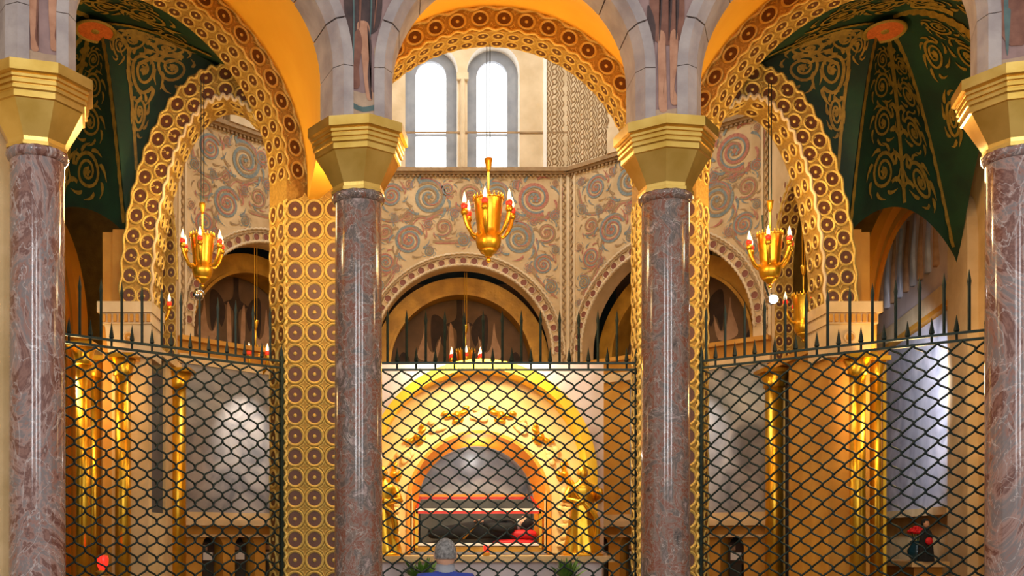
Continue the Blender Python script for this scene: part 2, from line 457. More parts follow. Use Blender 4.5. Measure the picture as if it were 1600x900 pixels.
def wall_strips(b, F, x0, x1, z0, z1, ops, t, m=0, ms=1, n=24):
    # wall front/back with arched openings ops = [(xc, half, zbot, zspring, rise)]
    xs = {x0, x1}
    for xc, h, zb, zs, e in ops:
        for i in range(n + 1):
            xs.add(round(xc - h * math.cos(PI * i / n), 6))
    xs = sorted(x for x in xs if x0 - 1e-6 <= x <= x1 + 1e-6)
    def cut(x, op):
        xc, h, zb, zs, e = op
        return zs + e * h * math.sqrt(max(0, 1 - ((x - xc) / h) ** 2))
    for a, c in zip(xs, xs[1:]):
        mid = (a + c) / 2
        op = next((o for o in ops if abs(mid - o[0]) < o[1]), None)
        if op is None:
            spans = [((z0, z1), (z0, z1))]
        else:
            spans = [((cut(a, op), z1), (cut(c, op), z1))]
            if op[2] > z0 + 1e-6: spans.append(((z0, op[2]), (z0, op[2])))
        for (a0, a1), (c0, c1) in spans:
            for y in (0, t):
                b.poly([F(a, y, a0), F(c, y, c0), F(c, y, c1), F(a, y, a1)], m)
        if op is not None:
            b.poly([F(a, 0, cut(a, op)), F(c, 0, cut(c, op)), F(c, t, cut(c, op)), F(a, t, cut(a, op))], ms)
            if op[2] > z0 + 1e-6: b.poly([F(a, 0, op[2]), F(c, 0, op[2]), F(c, t, op[2]), F(a, t, op[2])], ms)
    for xc, h, zb, zs, e in ops:
        for x in (xc - h, xc + h):
            b.poly([F(x, 0, zb), F(x, t, zb), F(x, t, zs), F(x, 0, zs)], ms)
    for x in (x0, x1):
        b.poly([F(x, 0, z0), F(x, t, z0), F(x, t, z1), F(x, 0, z1)], m)
    b.poly([F(x0, 0, z1), F(x1, 0, z1), F(x1, t, z1), F(x0, t, z1)], m)
    cuts = sorted((xc - h, xc + h) for xc, h, zb, zs, e in ops if zb <= z0 + 1e-6)
    xa = x0
    for c0, c1 in cuts + [(x1, x1)]:
        if c0 - xa > 1e-4: b.poly([F(xa, 0, z0), F(c0, 0, z0), F(c0, t, z0), F(xa, t, z0)], m)
        xa = c1

SIDE = {-1: 'left', 1: 'right'}
#PART2
# ================================================================ THE SETTING
b = MB(); b.box(-12, 12, -4, 26, -0.2, 0)
tag(b.build('floor', 'floor'), 'stone floor of the chapel and nave', kind='structure')
b = MB()
b.box(-11, 11, 23.5, 23.8, 0, 10.5); b.box(-11.3, -11, 6, 23.8, 0, 10.5); b.box(11, 11.3, 6, 23.8, 0, 10.5)
b.box(-11.3, -2.4, 11.2, 23.8, 10.2, 10.5); b.box(2.4, 11.3, 11.2, 23.8, 10.2, 10.5)
b.box(-2.4, 2.4, 19.4, 23.8, 10.2, 10.5)
tag(b.build('wall_outer', 'shelldark'), 'outer wall coloured dark as unlit space beyond the ambulatory arches', kind='structure')
b = MB(); b.box(-6.0, 6.0, 13.6, 19.4, 12.4, 12.6)
tag(b.build('ceiling_chapel', 'creamp'), 'plain ceiling high above the chapel drum', kind='structure')

# ---- front arcade: stone arches on the four marble columns, frescoed spandrels
VX = [(-6.95, 7.75), (-4.53, 9.49), (-1.6, 10.67), (1.6, 10.67), (4.53, 9.49), (6.95, 7.75)]
CAPTOP, ZS, RI, RE = 5.86, 6.42, 1.25, 1.43
BAYS = []
for (ax, ay), (cx_, cy_) in zip(VX, VX[1:]):
    u = V((cx_ - ax, cy_ - ay, 0)); half = u.length / 2
    F0 = Fr(((ax + cx_) / 2, (ay + cy_) / 2), u)
    F = Fr(F0.o + F0.n * 0.25, u)
    BAYS.append((F, half))
XC = [h - 0.05 for F, h in BAYS]
b = MB()
for (F, h), xc in zip(BAYS, XC):
    wall_strips(b, F, -xc - 0.02, xc + 0.02, CAPTOP, 8.7, [(0, RE - 0.01 if h > 1.5 else h - 0.15, CAPTOP, ZS, 1.0)], 0.5, 0, 0, 24)
arc = tag(b.build('wall_arcade', 'fresco'), 'frescoed spandrel wall of the front arcade above the columns', kind='structure')
SEC = [(RE, -0.02), (RI + 0.075, -0.02), (RI, 0.10), (RI, 0.52), (RE, 0.52)]
def vous(F, segs, name='voussoir', dr=0):
    b = MB()
    k = len(SEC); rows = []
    for q, th in segs:
        if q == 'A': rows.append([F((r + dr) * math.cos(th), d, ZS + (r + dr) * math.sin(th)) for r, d in SEC])
        else:
            sg, z = th
            rows.append([F(sg * (r + dr), d, z) for r, d in SEC])
    base = len(b.v)
    for r in rows: b.add(r)
    for i in range(len(rows) - 1):
        for j in range(k):
            b.face((base + i * k + j, base + i * k + (j + 1) % k, base + (i + 1) * k + (j + 1) % k, base + (i + 1) * k + j))
    b.face([base + j for j in range(k)]); b.face([base + (len(rows) - 1) * k + j for j in range(k)])
    return b.build(name, 'stone', arc)
for (F, h) in BAYS:
    dr = 0 if h > 1.5 else h - 1.58
    for sg in (-1, 1):
        vous(F, [('L', (sg, CAPTOP)), ('L', (sg, ZS + 0.0))], 'springer', dr)
    nb = 9
    for i in range(nb):
        a0, a1 = PI * i / nb + 0.006, PI * (i + 1) / nb - 0.006
        vous(F, [('A', a0 + (a1 - a0) * j / 4) for j in range(5)], 'voussoir', dr)
for k_, nm_ in ((0, 'left'), (4, 'right')):
    F, h = BAYS[k_]
    b = MB(); b.box(-h, h, 0.6, 0.75, 0, 8.7, 0, F)
    tag(b.build('wall_nave_' + nm_, 'tan'), 'plain nave wall closing the end bay of the arcade, ' + nm_, kind='structure')
# frescoed figures: mapping (a, z) round the kink above each column
def fmap(k):
    FL, xl = BAYS[k - 1][0], XC[k - 1]
    FR_, xr = BAYS[k][0], XC[k]
    def f(a, z, off=-0.006):
        return FL(xl + a, off, z) if a < 0 else FR_(-xr + a, off, z)
    return f
def fshape(name, k, pts, m, off=-0.006, lab=None, n=5):
    f = fmap(k)
    c = catmull(pts, n)
    bm = bmesh.new()
    # split at the kink so that the shape stays on the wall
    vs_ = [bm.verts.new((p[0], p[1], 0)) for p in c]
    bm.faces.new(vs_)
    geom = bm.verts[:] + bm.edges[:] + bm.faces[:]
    bmesh.ops.bisect_plane(bm, geom=geom, plane_co=(0, 0, 0), plane_no=(1, 0, 0))
    for v in bm.verts: v.co = f(v.co.x if abs(v.co.x) > 1e-5 else 0.0, v.co.y, off)
    bmesh.ops.triangulate(bm, faces=bm.faces)
    me = bpy.data.meshes.new(name); bm.to_mesh(me); bm.free()
    me.materials.append(M[m])
    o = link(name, me, arc)
    if lab: o['label'] = lab
    return o
Z = CAPTOP
def band(k, z0, z1, m, hw=0.175, name='painted_ground', off=-0.004):
    return fshape(name, k, [(-hw, z0), (0, z0 - 0.01), (hw, z0), (hw, z1), (0, z1 + 0.012), (-hw, z1)], m, off, n=2)
# second column: dark draped figure striding on bare legs
band(2, Z + 0.06, Z + 0.30, 'f_sand')
fshape('painted_line', 2, [(-0.17, Z + 0.22), (0, Z + 0.17), (0.17, Z + 0.20), (0.17, Z + 0.15), (0, Z + 0.12), (-0.17, Z + 0.17)], 'f_teal', -0.007)
fshape('painted_drapery', 2, [(-0.14, Z + 0.95), (0.15, Z + 0.95), (0.2, Z + 1.4), (0.1, Z + 1.75), (-0.15, Z + 1.75), (-0.2, Z + 1.3)], 'f_dark', -0.007)
fshape('painted_drapery', 2, [(-0.18, Z + 0.95), (-0.12, Z + 0.6), (-0.16, Z + 0.4), (-0.1, Z + 0.38), (-0.06, Z + 0.65), (-0.08, Z + 1.0)], 'f_dark', -0.008)
fshape('painted_leg', 2, [(-0.06, Z + 1.0), (0.06, Z + 1.02), (0.09, Z + 0.75), (0.07, Z + 0.5), (0.11, Z + 0.27), (0.05, Z + 0.25), (0.02, Z + 0.42), (-0.01, Z + 0.7)], 'f_skin', -0.009)
fshape('painted_leg', 2, [(-0.04, Z + 0.95), (0.0, Z + 0.8), (-0.04, Z + 0.6), (-0.03, Z + 0.38), (-0.10, Z + 0.36), (-0.09, Z + 0.6), (-0.1, Z + 0.85)], 'f_brown', -0.010)
for q, (x0_, z0_, x1_, z1_) in enumerate(((-0.13, 1.7, -0.10, 0.62), (-0.05, 1.7, -0.03, 1.0), (0.06, 1.7, 0.08, 0.9), (0.14, 1.7, 0.12, 1.0))):
    fshape('painted_fold', 2, [(x0_ - 0.008, Z + z0_), (x0_ + 0.012, Z + z0_), ((x0_ + x1_) / 2 + 0.03, Z + (z0_ + z1_) / 2), (x1_ + 0.006, Z + z1_), (x1_ - 0.006, Z + z1_), ((x0_ + x1_) / 2 + 0.012, Z + (z0_ + z1_) / 2)], 'f_brown' if q % 2 else 'f_teal', -0.012)
fshape('painted_shadow', 2, [(0.05, Z + 1.0), (0.075, Z + 0.75), (0.055, Z + 0.5), (0.08, Z + 0.27), (0.10, Z + 0.27), (0.078, Z + 0.5), (0.095, Z + 0.78)], 'f_dark', -0.013)
fshape('painted_post', 2, [(0.12, Z + 0.75), (0.15, Z + 0.75), (0.17, Z + 0.45), (0.14, Z + 0.45)], 'f_sand', -0.011, n=2)
for k_, xs_ in ((3, (-0.08, 0.02, 0.09)), (4, (-0.06, 0.05))):
    for x_ in xs_:
        fshape('painted_fold', k_, [(x_ - 0.008, Z + 1.6), (x_ + 0.008, Z + 1.6), (x_ + 0.03, Z + 1.25), (x_ + 0.004, Z + 0.88), (x_ - 0.006, Z + 0.88), (x_ + 0.012, Z + 1.25)], 'f_dark' if k_ != 1 else 'f_brown', -0.012)
# third column: figure in a russet tunic
fshape('painted_drapery', 3, [(-0.13, Z + 0.85), (0.12, Z + 0.83), (0.17, Z + 1.2), (0.1, Z + 1.7), (-0.14, Z + 1.7), (-0.18, Z + 1.2)], 'f_brown', -0.007)
fshape('painted_leg', 3, [(-0.09, Z + 0.9), (-0.02, Z + 0.9), (-0.02, Z + 0.6), (-0.04, Z + 0.3), (0.0, Z + 0.14), (-0.08, Z + 0.14), (-0.09, Z + 0.4)], 'f_skin', -0.008)
fshape('painted_leg', 3, [(0.03, Z + 0.9), (0.10, Z + 0.9), (0.10, Z + 0.6), (0.07, Z + 0.36), (0.12, Z + 0.2), (0.04, Z + 0.2), (0.03, Z + 0.45)], 'f_skin', -0.009)
fshape('painted_drapery', 3, [(-0.2, Z + 1.2), (-0.12, Z + 1.0), (-0.15, Z + 0.7), (-0.19, Z + 0.75)], 'f_dark', -0.010)
band(3, Z + 0.02, Z + 0.13, 'f_sand')
# first column: pair of bare feet hanging over a cloud
for x_, dz in ((-0.06, 0.0), (0.075, 0.04)):
    fshape('painted_leg', 1, [(x_ - 0.035, Z + 0.75), (x_ + 0.035, Z + 0.75), (x_ + 0.03, Z + 0.48), (x_ + 0.012, Z + 0.30 + dz), (x_ + 0.045, Z + 0.19 + dz), (x_ - 0.02, Z + 0.18 + dz), (x_ - 0.028, Z + 0.32 + dz), (x_ - 0.04, Z + 0.52)], 'f_skin', -0.008)
    fshape('painted_shadow', 1, [(x_ + 0.03, Z + 0.75), (x_ + 0.042, Z + 0.75), (x_ + 0.036, Z + 0.48), (x_ + 0.022, Z + 0.30 + dz), (x_ + 0.052, Z + 0.19 + dz), (x_ + 0.012, Z + 0.30 + dz), (x_ + 0.026, Z + 0.48)], 'f_brown', -0.010)
band(1, Z + 0.02, Z + 0.16, 'f_sand')
# fourth column
fshape('painted_drapery', 4, [(-0.1, Z + 0.36), (0.1, Z + 0.30), (0.14, Z + 1.1), (0.08, Z + 1.6), (-0.1, Z + 1.6), (-0.15, Z + 1.1)], 'f_brown', -0.007)
fshape('painted_drapery', 4, [(-0.06, Z + 1.2), (-0.02, Z + 0.8), (-0.05, Z + 0.16), (-0.08, Z + 0.6)], 'f_teal', -0.008)
band(4, Z + 0.02, Z + 0.12, 'f_sand')

# ---- piers behind the columns, patterned arches between them, yellow vaults
PZ = 6.2          # spring of the patterned arches
PR, PRO = 1.88, 2.2
FC = Fr((0, 13.0), (1, 0))
FS = {}
for sx in (-1, 1):
    e1 = V((sx * 2.6, 13.0, 0)); e2 = e1 + V((sx * 0.79, -0.613, 0)) * 3.76
    mid = (e1 + e2) / 2
    FS[sx] = Fr(mid, (e2 - e1) * sx)
def rope(p0, p1, r, turns, n=10):
    # twisted bead: wavy tube
    pts = []
    p0, p1 = V(p0), V(p1)
    for i in range(turns * n + 1):
        a = 2 * PI * i / n
        pts.append(p0.lerp(p1, i / (turns * n)) + V((math.cos(a), math.sin(a), 0)) * r * 0.7)
    return pts
for sx in (-1, 1):
    foot = [(1.88, 13.0), (2.6, 13.0), (2.86, 13.34), (2.5, 13.6), (1.88, 13.45)]
    b = MB()
    z1 = 5.95
    base = b.add([(sx * x, y, 0) for x, y in foot] + [(sx * x, y, z1) for x, y in foot])
    k = len(foot)
    for j in range(k): b.face((base + j, base + (j + 1) % k, base + k + (j + 1) % k, base + k + j), 0)
    b.face([base + j for j in range(k)]); b.face([base + k + j for j in range(k)])
    # plain yellow plaster above the pattern
    pier = tag(b.build('wall_pier_' + SIDE[sx], ['moswarm']), 'pier covered in gold and oxblood roundels behind the inner column, ' + SIDE[sx] + ' of the altar', kind='structure')
    b = MB()
    def fill(u_, v_):
        th = u_ * 1.25
        p = FC(sx * 2.19 * math.cos(th), 0.0, PZ + 2.19 * math.sin(th)); q = FS[sx](-sx * 2.19 * math.cos(th), 0.0, PZ + 2.19 * math.sin(th))
        return p.lerp(q, v_)
    b.grid(fill, 16, 2); b.poly([fill(0, 0), fill(0, 1), fill(0, 1) - V((0, 0, 0.3)), fill(0, 0) - V((0, 0, 0.3))])
    b.build('plaster_panel', 'yellow', pier)
    for i in range(24):
        z = 0.84 + i * 0.262
        if z > 5.9: break
        for j in range(3):
            x = sx * (2.49 - j * 0.246)
            piece('roundel', RND, pier, (x, 12.995, z), (0, -1, 0), (0, 0, 1), (0.125, 0.134, 0.12))
            if j < 2: piece('star_tile', STAR, pier, (x - sx * 0.123, 12.993, z + 0.131), (0, -1, 0), (0, 0, 1), (0.085, 0.085, 0.09))
        jn = V((sx * 0.79, -0.61, 0))
        for j in range(2):
            p = V((sx * 2.6, 13.0, z)).lerp(V((sx * 2.86, 13.34, z)), 0.28 + 0.46 * j)
            piece('roundel', RND, pier, p + jn * 0.004, jn, (0, 0, 1), (0.095, 0.13, 0.09))
        for j in range(2):
            piece('roundel', RND, pier, (sx * 1.876, 13.1 + 0.2 * j, z), (-sx, 0, 0), (0, 0, 1), (0.095, 0.13, 0.09))
    for (x, y) in ((2.61, 12.985), (1.875, 12.985)):
        b = MB(); b.tube(rope((sx * x, y, 0), (sx * x, y, 5.95), 0.022, 46, 8), 0.022, 5)
        b.build('rope_bead', 'mosgold', pier, True)
def patterned_arch(name, F, label, sside=0):
    b = MB()
    arch_prism(b, F, PZ, PR, PRO, 0.42, z0=5.95, n=48, mf=0, ms=0)
    o = tag(b.build(name, ['moswarm'], smooth=False), label, kind='structure')
    ths, L_ = arc_even(2.04, 1, 0, PI, 22)
    for th in ths:
        rad = F.u * math.cos(th) + V((0, 0, 1)) * math.sin(th)
        piece('roundel', RND, o, F(2.045 * math.cos(th), -0.003, PZ + 2.045 * math.sin(th)), F.n, rad, (0.12, 0.105, 0.1))
    for q in range(23):
        th = PI * q / 22
        rad = F.u * math.cos(th) + V((0, 0, 1)) * math.sin(th)
        for dr in (-0.1, 0.1):
            r = 2.04 + dr
            piece('star_tile', STAR, o, F(r * math.cos(th), -0.002, PZ + r * math.sin(th)), F.n, rad, (0.06, 0.055, 0.07))
    for q in range(30):
        th = PI * (q + 0.5) / 30
        rad = F.u * math.cos(th) + V((0, 0, 1)) * math.sin(th)
        for j in range(2):
            piece('roundel', RND, o, F((PR - 0.003) * math.cos(th), 0.11 + 0.2 * j, PZ + (PR - 0.003) * math.sin(th)), -rad, F.n, (0.09, 0.095, 0.08))
    for r, am, wv, tr in ((2.18, 0.022, 22, 0.026), (1.905, 0.016, 30, 0.018)):
        b = MB(); b.tube(wavy(F, PZ, r, 1, -0.012, am, wv, n=264), tr, 6)
        b.build('wavy_edge', 'mosgold', o, True)
    return o
patterned_arch('wall_arch_centre', FC, 'round arch with red trefoils and wavy gold edge over the middle bay')
for sx in (-1, 1):
    patterned_arch('wall_arch_' + SIDE[sx], FS[sx], 'round arch with red roundels and wavy gold edge over the %s bay' % SIDE[sx])
def yellow_vault(name, Ff, Fb, label):
    b = MB()
    def front(i, n):
        if i == 0: return Ff(RI, 0.5, CAPTOP)
        if i == n: return Ff(-RI, 0.5, CAPTOP)
        th = PI * (i - 1) / (n - 2)
        return Ff(RI * math.cos(th), 0.5, ZS + RI * math.sin(th))
    def back(i, n):
        r = PRO - 0.01
        if i == 0: return Fb(r, 0, 5.95)
        if i == n: return Fb(-r, 0, 5.95)
        th = PI * (i - 1) / (n - 2)
        return Fb(r * math.cos(th), 0, PZ + r * math.sin(th))
    n, mI = 50, 10
    def fn(u, v):
        i = round(u * n)
        p, q = front(i, n), back(i, n)
        r = p.lerp(q, v)
        r.z += 0.10 * math.sin(PI * v) * (1 if 0 < i < n else 0)
        return r
    b.grid(fn, n, mI, 0)
    o = b.build(name, 'yellow', None, True)
    o.data.polygons.foreach_set('use_smooth', [True] * len(o.data.polygons))
    return tag(o, label, kind='structure')
yellow_vault('ceiling_centre', BAYS[2][0], FC, 'plain yellow vault over the middle bay of the arcade')
yellow_vault('ceiling_left', BAYS[1][0], FS[-1], 'plain yellow vault over the left bay of the arcade')
yellow_vault('ceiling_right', BAYS[3][0], FS[1], 'plain yellow vault over the right bay of the arcade')
for sx in (-1, 1):
    b = MB()
    Fb = BAYS[3 if sx > 0 else 1][0]
    q = [BAYS[2][0](sx * RI, 0.5, CAPTOP + 0.0), Fb(-sx * RI, 0.5, CAPTOP), FS[sx](-sx * 2.19, 0, 5.95), FC(sx * 2.19, 0, 5.95)]
    b.poly(q); b.poly([p + V((0, 0, 0.05)) for p in q])
    tag(b.build('ceiling_soffit_' + SIDE[sx], 'yellow'), 'yellow underside between the inner column and its pier, ' + SIDE[sx], kind='structure')
#PART3
# ---- chapel: three painted faces of an octagon with arches, cornice and windows
CF = {'back': Fr((0, 18.5), (1, 0)), 'right': Fr((3.24, 17.15), (0.7071, -0.7071)), 'left': Fr((-3.24, 17.15), (0.7071, 0.7071))}
HW, ZL, ZC, AR, AZ = 1.9, 4.75, 8.26, 1.6, 4.95
def spiral2(r, turns, d, ph, n=46):
    return [(r * (1 - 0.86 * i / n) * math.cos(ph + d * 2 * PI * turns * i / n), r * (1 - 0.86 * i / n) * math.sin(ph + d * 2 * PI * turns * i / n)) for i in range(n + 1)]
def scroll_mesh(name, mats, turns=2.3, d=1, ph=0.0, seedv=0, leaves=9):
    rnd = random.Random(seedv)
    b = MB(); up = (0, 0, 1)
    c = spiral2(1.0, turns, d, ph)
    wd = [0.2 * (1 - 0.5 * i / len(c)) for i in range(len(c))]
    b.ribbon([(x, y, 0.02) for x, y in c], up, wd, 0)
    c2 = spiral2(0.86, turns - 0.25, d, ph + 0.1)
    b.ribbon([(x, y, 0.03) for x, y in c2], up, [w_ * 0.55 for w_ in wd], 1)
    c3 = spiral2(1.13, 0.75, d, ph - 0.2)
    b.ribbon([(x, y, 0.025) for x, y in c3], up, 0.07, 2)
    for k in range(6):
        a = k * PI / 3
        b.poly([(0.2 * math.cos(a) + 0.08 * math.cos(a + q * PI / 3), 0.2 * math.sin(a) + 0.08 * math.sin(a + q * PI / 3), 0.04) for q in range(6)], 1)
    b.poly([(0.1 * math.cos(q * PI / 4), 0.1 * math.sin(q * PI / 4), 0.05) for q in range(8)], 0)
    for k in range(leaves):
        a = 2 * PI * k / leaves + rnd.uniform(-0.2, 0.2)
        r0 = 1.05
        pts = []
        for q in range(6):
            t = q / 5
            pts.append(((r0 + 0.34 * t) * math.cos(a + d * 0.55 * t * t), (r0 + 0.34 * t) * math.sin(a + d * 0.55 * t * t), 0.022))
        b.ribbon(pts, up, [0.05, 0.13, 0.15, 0.12, 0.07, 0.02], rnd.choice((0, 0, 2, 1)))
    return b.mesh(name, mats)
SCR = [scroll_mesh('painted_scroll', ms_, tt, d, p, i) for i, (ms_, tt, d, p) in enumerate((
    (['s_blue', 's_rose', 's_tan'], 2.4, 1, 0.4), (['s_blue', 's_tan', 's_rose'], 2.4, -1, 2.2), (['s_tan', 's_rose', 's_blue'], 2.0, 1, 4.0), (['s_rose', 's_blue', 's_tan'], 2.2, -1, 5.2)))]
LAY = [(-1.30, 7.83, .22, 0), (-0.62, 7.80, .32, 1), (0.10, 7.84, .24, 2), (0.62, 7.84, .23, 1), (1.30, 7.78, .32, 3), (-0.98, 7.02, .27, 0), (-1.42, 7.18, .17, 2), (-1.40, 6.62, .19, 3), (-0.36, 7.26, .18, 2), (1.00, 7.05, .30, 1), (0.42, 7.28, .19, 0), (1.50, 7.16, .19, 2), (1.45, 6.58, .19, 0), (1.58, 6.18, .13, 1), (-1.56, 6.2, .13, 1), (-1.60, 7.5, .1, 1), (1.66, 7.46, .1, 0), (-0.28, 7.94, .13, 3), (0.95, 7.46, .11, 3), (-1.0, 7.46, .11, 2), (-0.15, 7.5, .10, 0), (0.35, 7.62, .09, 3), (-0.62, 7.32, .09, 3), (0.7, 7.42, .08, 2), (-1.25, 7.42, .08, 1), (1.28, 7.36, .09, 0), (-0.98, 8.04, .09, 2), (0.96, 8.02, .09, 0), (-1.62, 8.0, .08, 0), (1.66, 8.05, .07, 2), (-0.62, 6.82, .10, 1), (0.62, 6.86, .10, 2), (-1.2, 6.5, .08, 0), (1.2, 6.52, .08, 3), (0.0, 7.02, .12, 1), (-1.66, 6.85, .07, 2), (1.66, 6.85, .08, 1), (-1.66, 5.85, .06, 0), (0.25, 8.1, .06, 1)]
def painted_face(key, label):
    F = CF[key]
    b = MB()
    wall_strips(b, F, -HW, HW, ZL, ZC, [(0, AR, ZL, AZ, 1.0)], 0.35, 0, 0, 32)
    o = tag(b.build('wall_' + key, ['cream']), label, kind='structure')
    for x, z, r, k in LAY:
        piece('painted_scroll', SCR[k], o, F(x, -0.004, z), F.n, (0, 0, 1), (r, r, 0.25))
    # stems joining the scrolls
    b = MB()
    for p in ([(-1.62, 6.0), (-1.3, 6.4), (-1.2, 6.8), (-0.9, 7.4), (-0.62, 7.45), (-0.3, 7.6), (0.1, 7.55)], [(1.66, 6.0), (1.3, 6.4), (1.28, 6.85), (0.95, 7.42), (0.55, 7.5), (0.25, 7.5)], [(-1.7, 7.9), (-1.55, 7.45), (-1.2, 7.4), (-0.95, 7.6)], [(1.75, 8.0), (1.7, 7.6), (1.35, 7.4), (1.1, 7.5)], [(-0.55, 7.0), (-0.2, 7.0), (0.2, 7.05), (0.6, 6.85)]):
        c = catmull(p, 6, False)
        b.ribbon([F(x, -0.007, z) for x, z in c], F.n, 0.045, 0)
        b.ribbon([F(x + 0.04, -0.008, z - 0.03) for x, z in c], F.n, 0.02, 1)
    b.build('painted_stem', ['s_tan', 's_rose'], o)
    # arch border: rope mouldings and red-brown bosses
    for r, tr, mm in ((1.83, 0.022, 'creamp'), (1.775, 0.016, 's_tan'), (1.625, 0.026, 'creamp')):
        b = MB(); b.tube(wavy(F, AZ, r, 1, -0.01, 0.008, 60, n=240), tr, 5); b.build('rope_moulding', mm, o, True)
    for q in range(27):
        th = PI * (q + 0.5) / 27
        rad = F.u * math.cos(th) + V((0, 0, 1)) * math.sin(th)
        piece('boss', BOSS, o, F(1.70 * math.cos(th), -0.006, AZ + 1.70 * math.sin(th)), F.n, rad, 0.072)
    # beaded corner strips
    for sg in (-1, 1):
        b = MB(); b.box(sg * 1.74, sg * 1.78, -0.02, 0.0, ZL, ZC - 0.06, 0, F); b.box(sg * 1.86, sg * 1.9, -0.03, 0.0, ZL, ZC - 0.06, 0, F)
        b.build('corner_strip', 'creamp', o)
        b = MB(); b.tube([F(sg * (1.82 + 0.018 * math.sin(i * PI / 4)), -0.012, ZL + i * (ZC - 0.06 - ZL) / 200) for i in range(201)], 0.014, 5)
        b.build('braid', 's_tan', o, True)
    # cornice
    b = MB(); b.box(-HW - 0.03, HW + 0.03, -0.10, 0.3, ZC - 0.02, ZC + 0.05, 0, F); b.box(-HW, HW, -0.06, 0.3, ZC - 0.06, ZC - 0.02, 0, F)
    for i in range(47): b.box(-1.88 + i * 0.08, -1.84 + i * 0.08, -0.045, 0.0, ZC - 0.10, ZC - 0.06, 0, F)
    b.build('cornice', 's_tan', o)
    # golden arch set back in the opening, mural beyond it
    b = MB(); arch_prism(b, F, AZ - 0.1, 1.34, 1.64, 0.5, z0=ZL - 0.2, n=36, y0=0.55)
    arch_prism(b, F, AZ - 0.1, 1.31, 1.36, 0.1, z0=ZL - 0.2, n=36, y0=0.5)
    b.build('golden_arch', 'nichegold', o)
    b = MB(); b.box(-1.6, 1.6, 1.1, 1.15, ZL - 0.2, 6.5, 0, F)
    mu = b.build('tympanum', 'mural', o)
    def sh(name, pts, m_, off):
        b = MB(); c = catmull(pts, 5); b.poly([F(x, 1.1 - off, z) for x, z in c]); b.build(name, m_, mu, fix=False)
    sh('painted_cross', [(-0.07, 5.0), (0.07, 5.0), (0.06, 5.6), (0.26, 5.72), (0.07, 5.85), (0.05, 6.25), (-0.05, 6.25), (-0.07, 5.85), (-0.26, 5.72), (-0.06, 5.6)], 'm_dark', 0.006)
    for sg in (-1, 1):
        sh('painted_wing', [(sg * 0.22, 5.6), (sg * 0.34, 5.85), (sg * 0.52, 5.9), (sg * 0.55, 5.55), (sg * 0.5, 5.2), (sg * 0.4, 5.45), (sg * 0.3, 5.3)], 'm_dark', 0.004)
        sh('painted_robe', [(sg * 0.6, 5.3), (sg * 0.66, 5.75), (sg * 0.7, 5.5), (sg * 0.8, 5.1), (sg * 0.45, 5.05), (sg * 0.36, 5.5), (sg * 0.48, 5.2)], 'm_pale', 0.006)
        sh('painted_robe', [(sg * 0.12, 5.6), (sg * 0.18, 5.75), (sg * 0.2, 5.4), (sg * 0.18, 5.05), (sg * 0.1, 5.05)], 'm_pale', 0.007)
        sh('painted_figure', [(sg * 1.0, 4.8), (sg * 0.95, 5.05), (sg * 1.08, 5.2), (sg * 1.2, 5.0), (sg * 1.2, 4.8)], 'm_dark', 0.005)
    return o
painted_face('back', 'cream wall with painted scrolls above the arch behind the altar')
painted_face('right', 'slanting cream scroll wall right of the altar arch')
painted_face('left', 'slanting cream scroll wall left of the altar arch')
# lower storey of the octagon: ledge, marble panels, niches
def niche_mesh():
    b = MB()
    pts = [(-0.17, 0), (0.17, 0)] + [(0.17 * math.cos(PI * i / 10), 0.42 + 0.17 * math.sin(PI * i / 10)) for i in range(11)]
    b.poly([(x, z, 0.0) for x, z in pts])
    return b.mesh('niche_back', ['niche'])
NB = niche_mesh()
for key in ('back', 'right', 'left'):
    F = CF[key]
    b = MB()
    b.box(-HW, HW, 0.0, 0.3, 1.86, ZL, 0, F)
    b.box(-HW, HW, -0.12, 0.3, ZL - 0.05, ZL + 0.02, 0, F)
    if key == 'back':
        b.box(-HW, HW, 0, 0.3, 0, 1.86, 0, F)
    else:
        wall_strips(b, F, -HW, HW, 0, 1.86, [(-1.25, 0.2, 0.95, 1.5, 1), (-0.62, 0.2, 0.95, 1.5, 1), (0.0, 0.2, 0.95, 1.5, 1), (0.62, 0.2, 0.95, 1.5, 1), (1.25, 0.2, 0.95, 1.5, 1)], 0.3, 0, 0, 10)
    o = tag(b.build('wall_lower_' + key, ['ochre']), 'lower wall under the painted face, ' + ('behind the altar' if key == 'back' else 'slanting on the ' + key), kind='structure')
    if key != 'back':
        b = MB(); b.box(*((-0.6, 1.85) if key == 'right' else (-1.85, 0.6)), -0.035, 0.0, 2.05, 4.35, 0, F); b.build('marble_panel', 'greymarble', o)
        b = MB()
        b.box(-1.9, 1.9, -0.06, 0, 4.35, 4.5, 0, F)
        b.build('panel_frame', 'tan', o)
        b = MB(); b.box(-HW, HW, -0.16, 0.02, 1.84, 1.93, 0, F); b.box(-HW, HW, -0.1, 0.02, 1.93, 2.05, 0, F); b.box(-HW, HW, -0.08, 0.02, 1.66, 1.70, 0, F)
        b.build('ledge', 'tan', o)
        b = MB(); b.box(-HW, HW, 0.3, 0.34, 0.9, 1.8, 0, F); b.build('niche_back', 'niche', o)
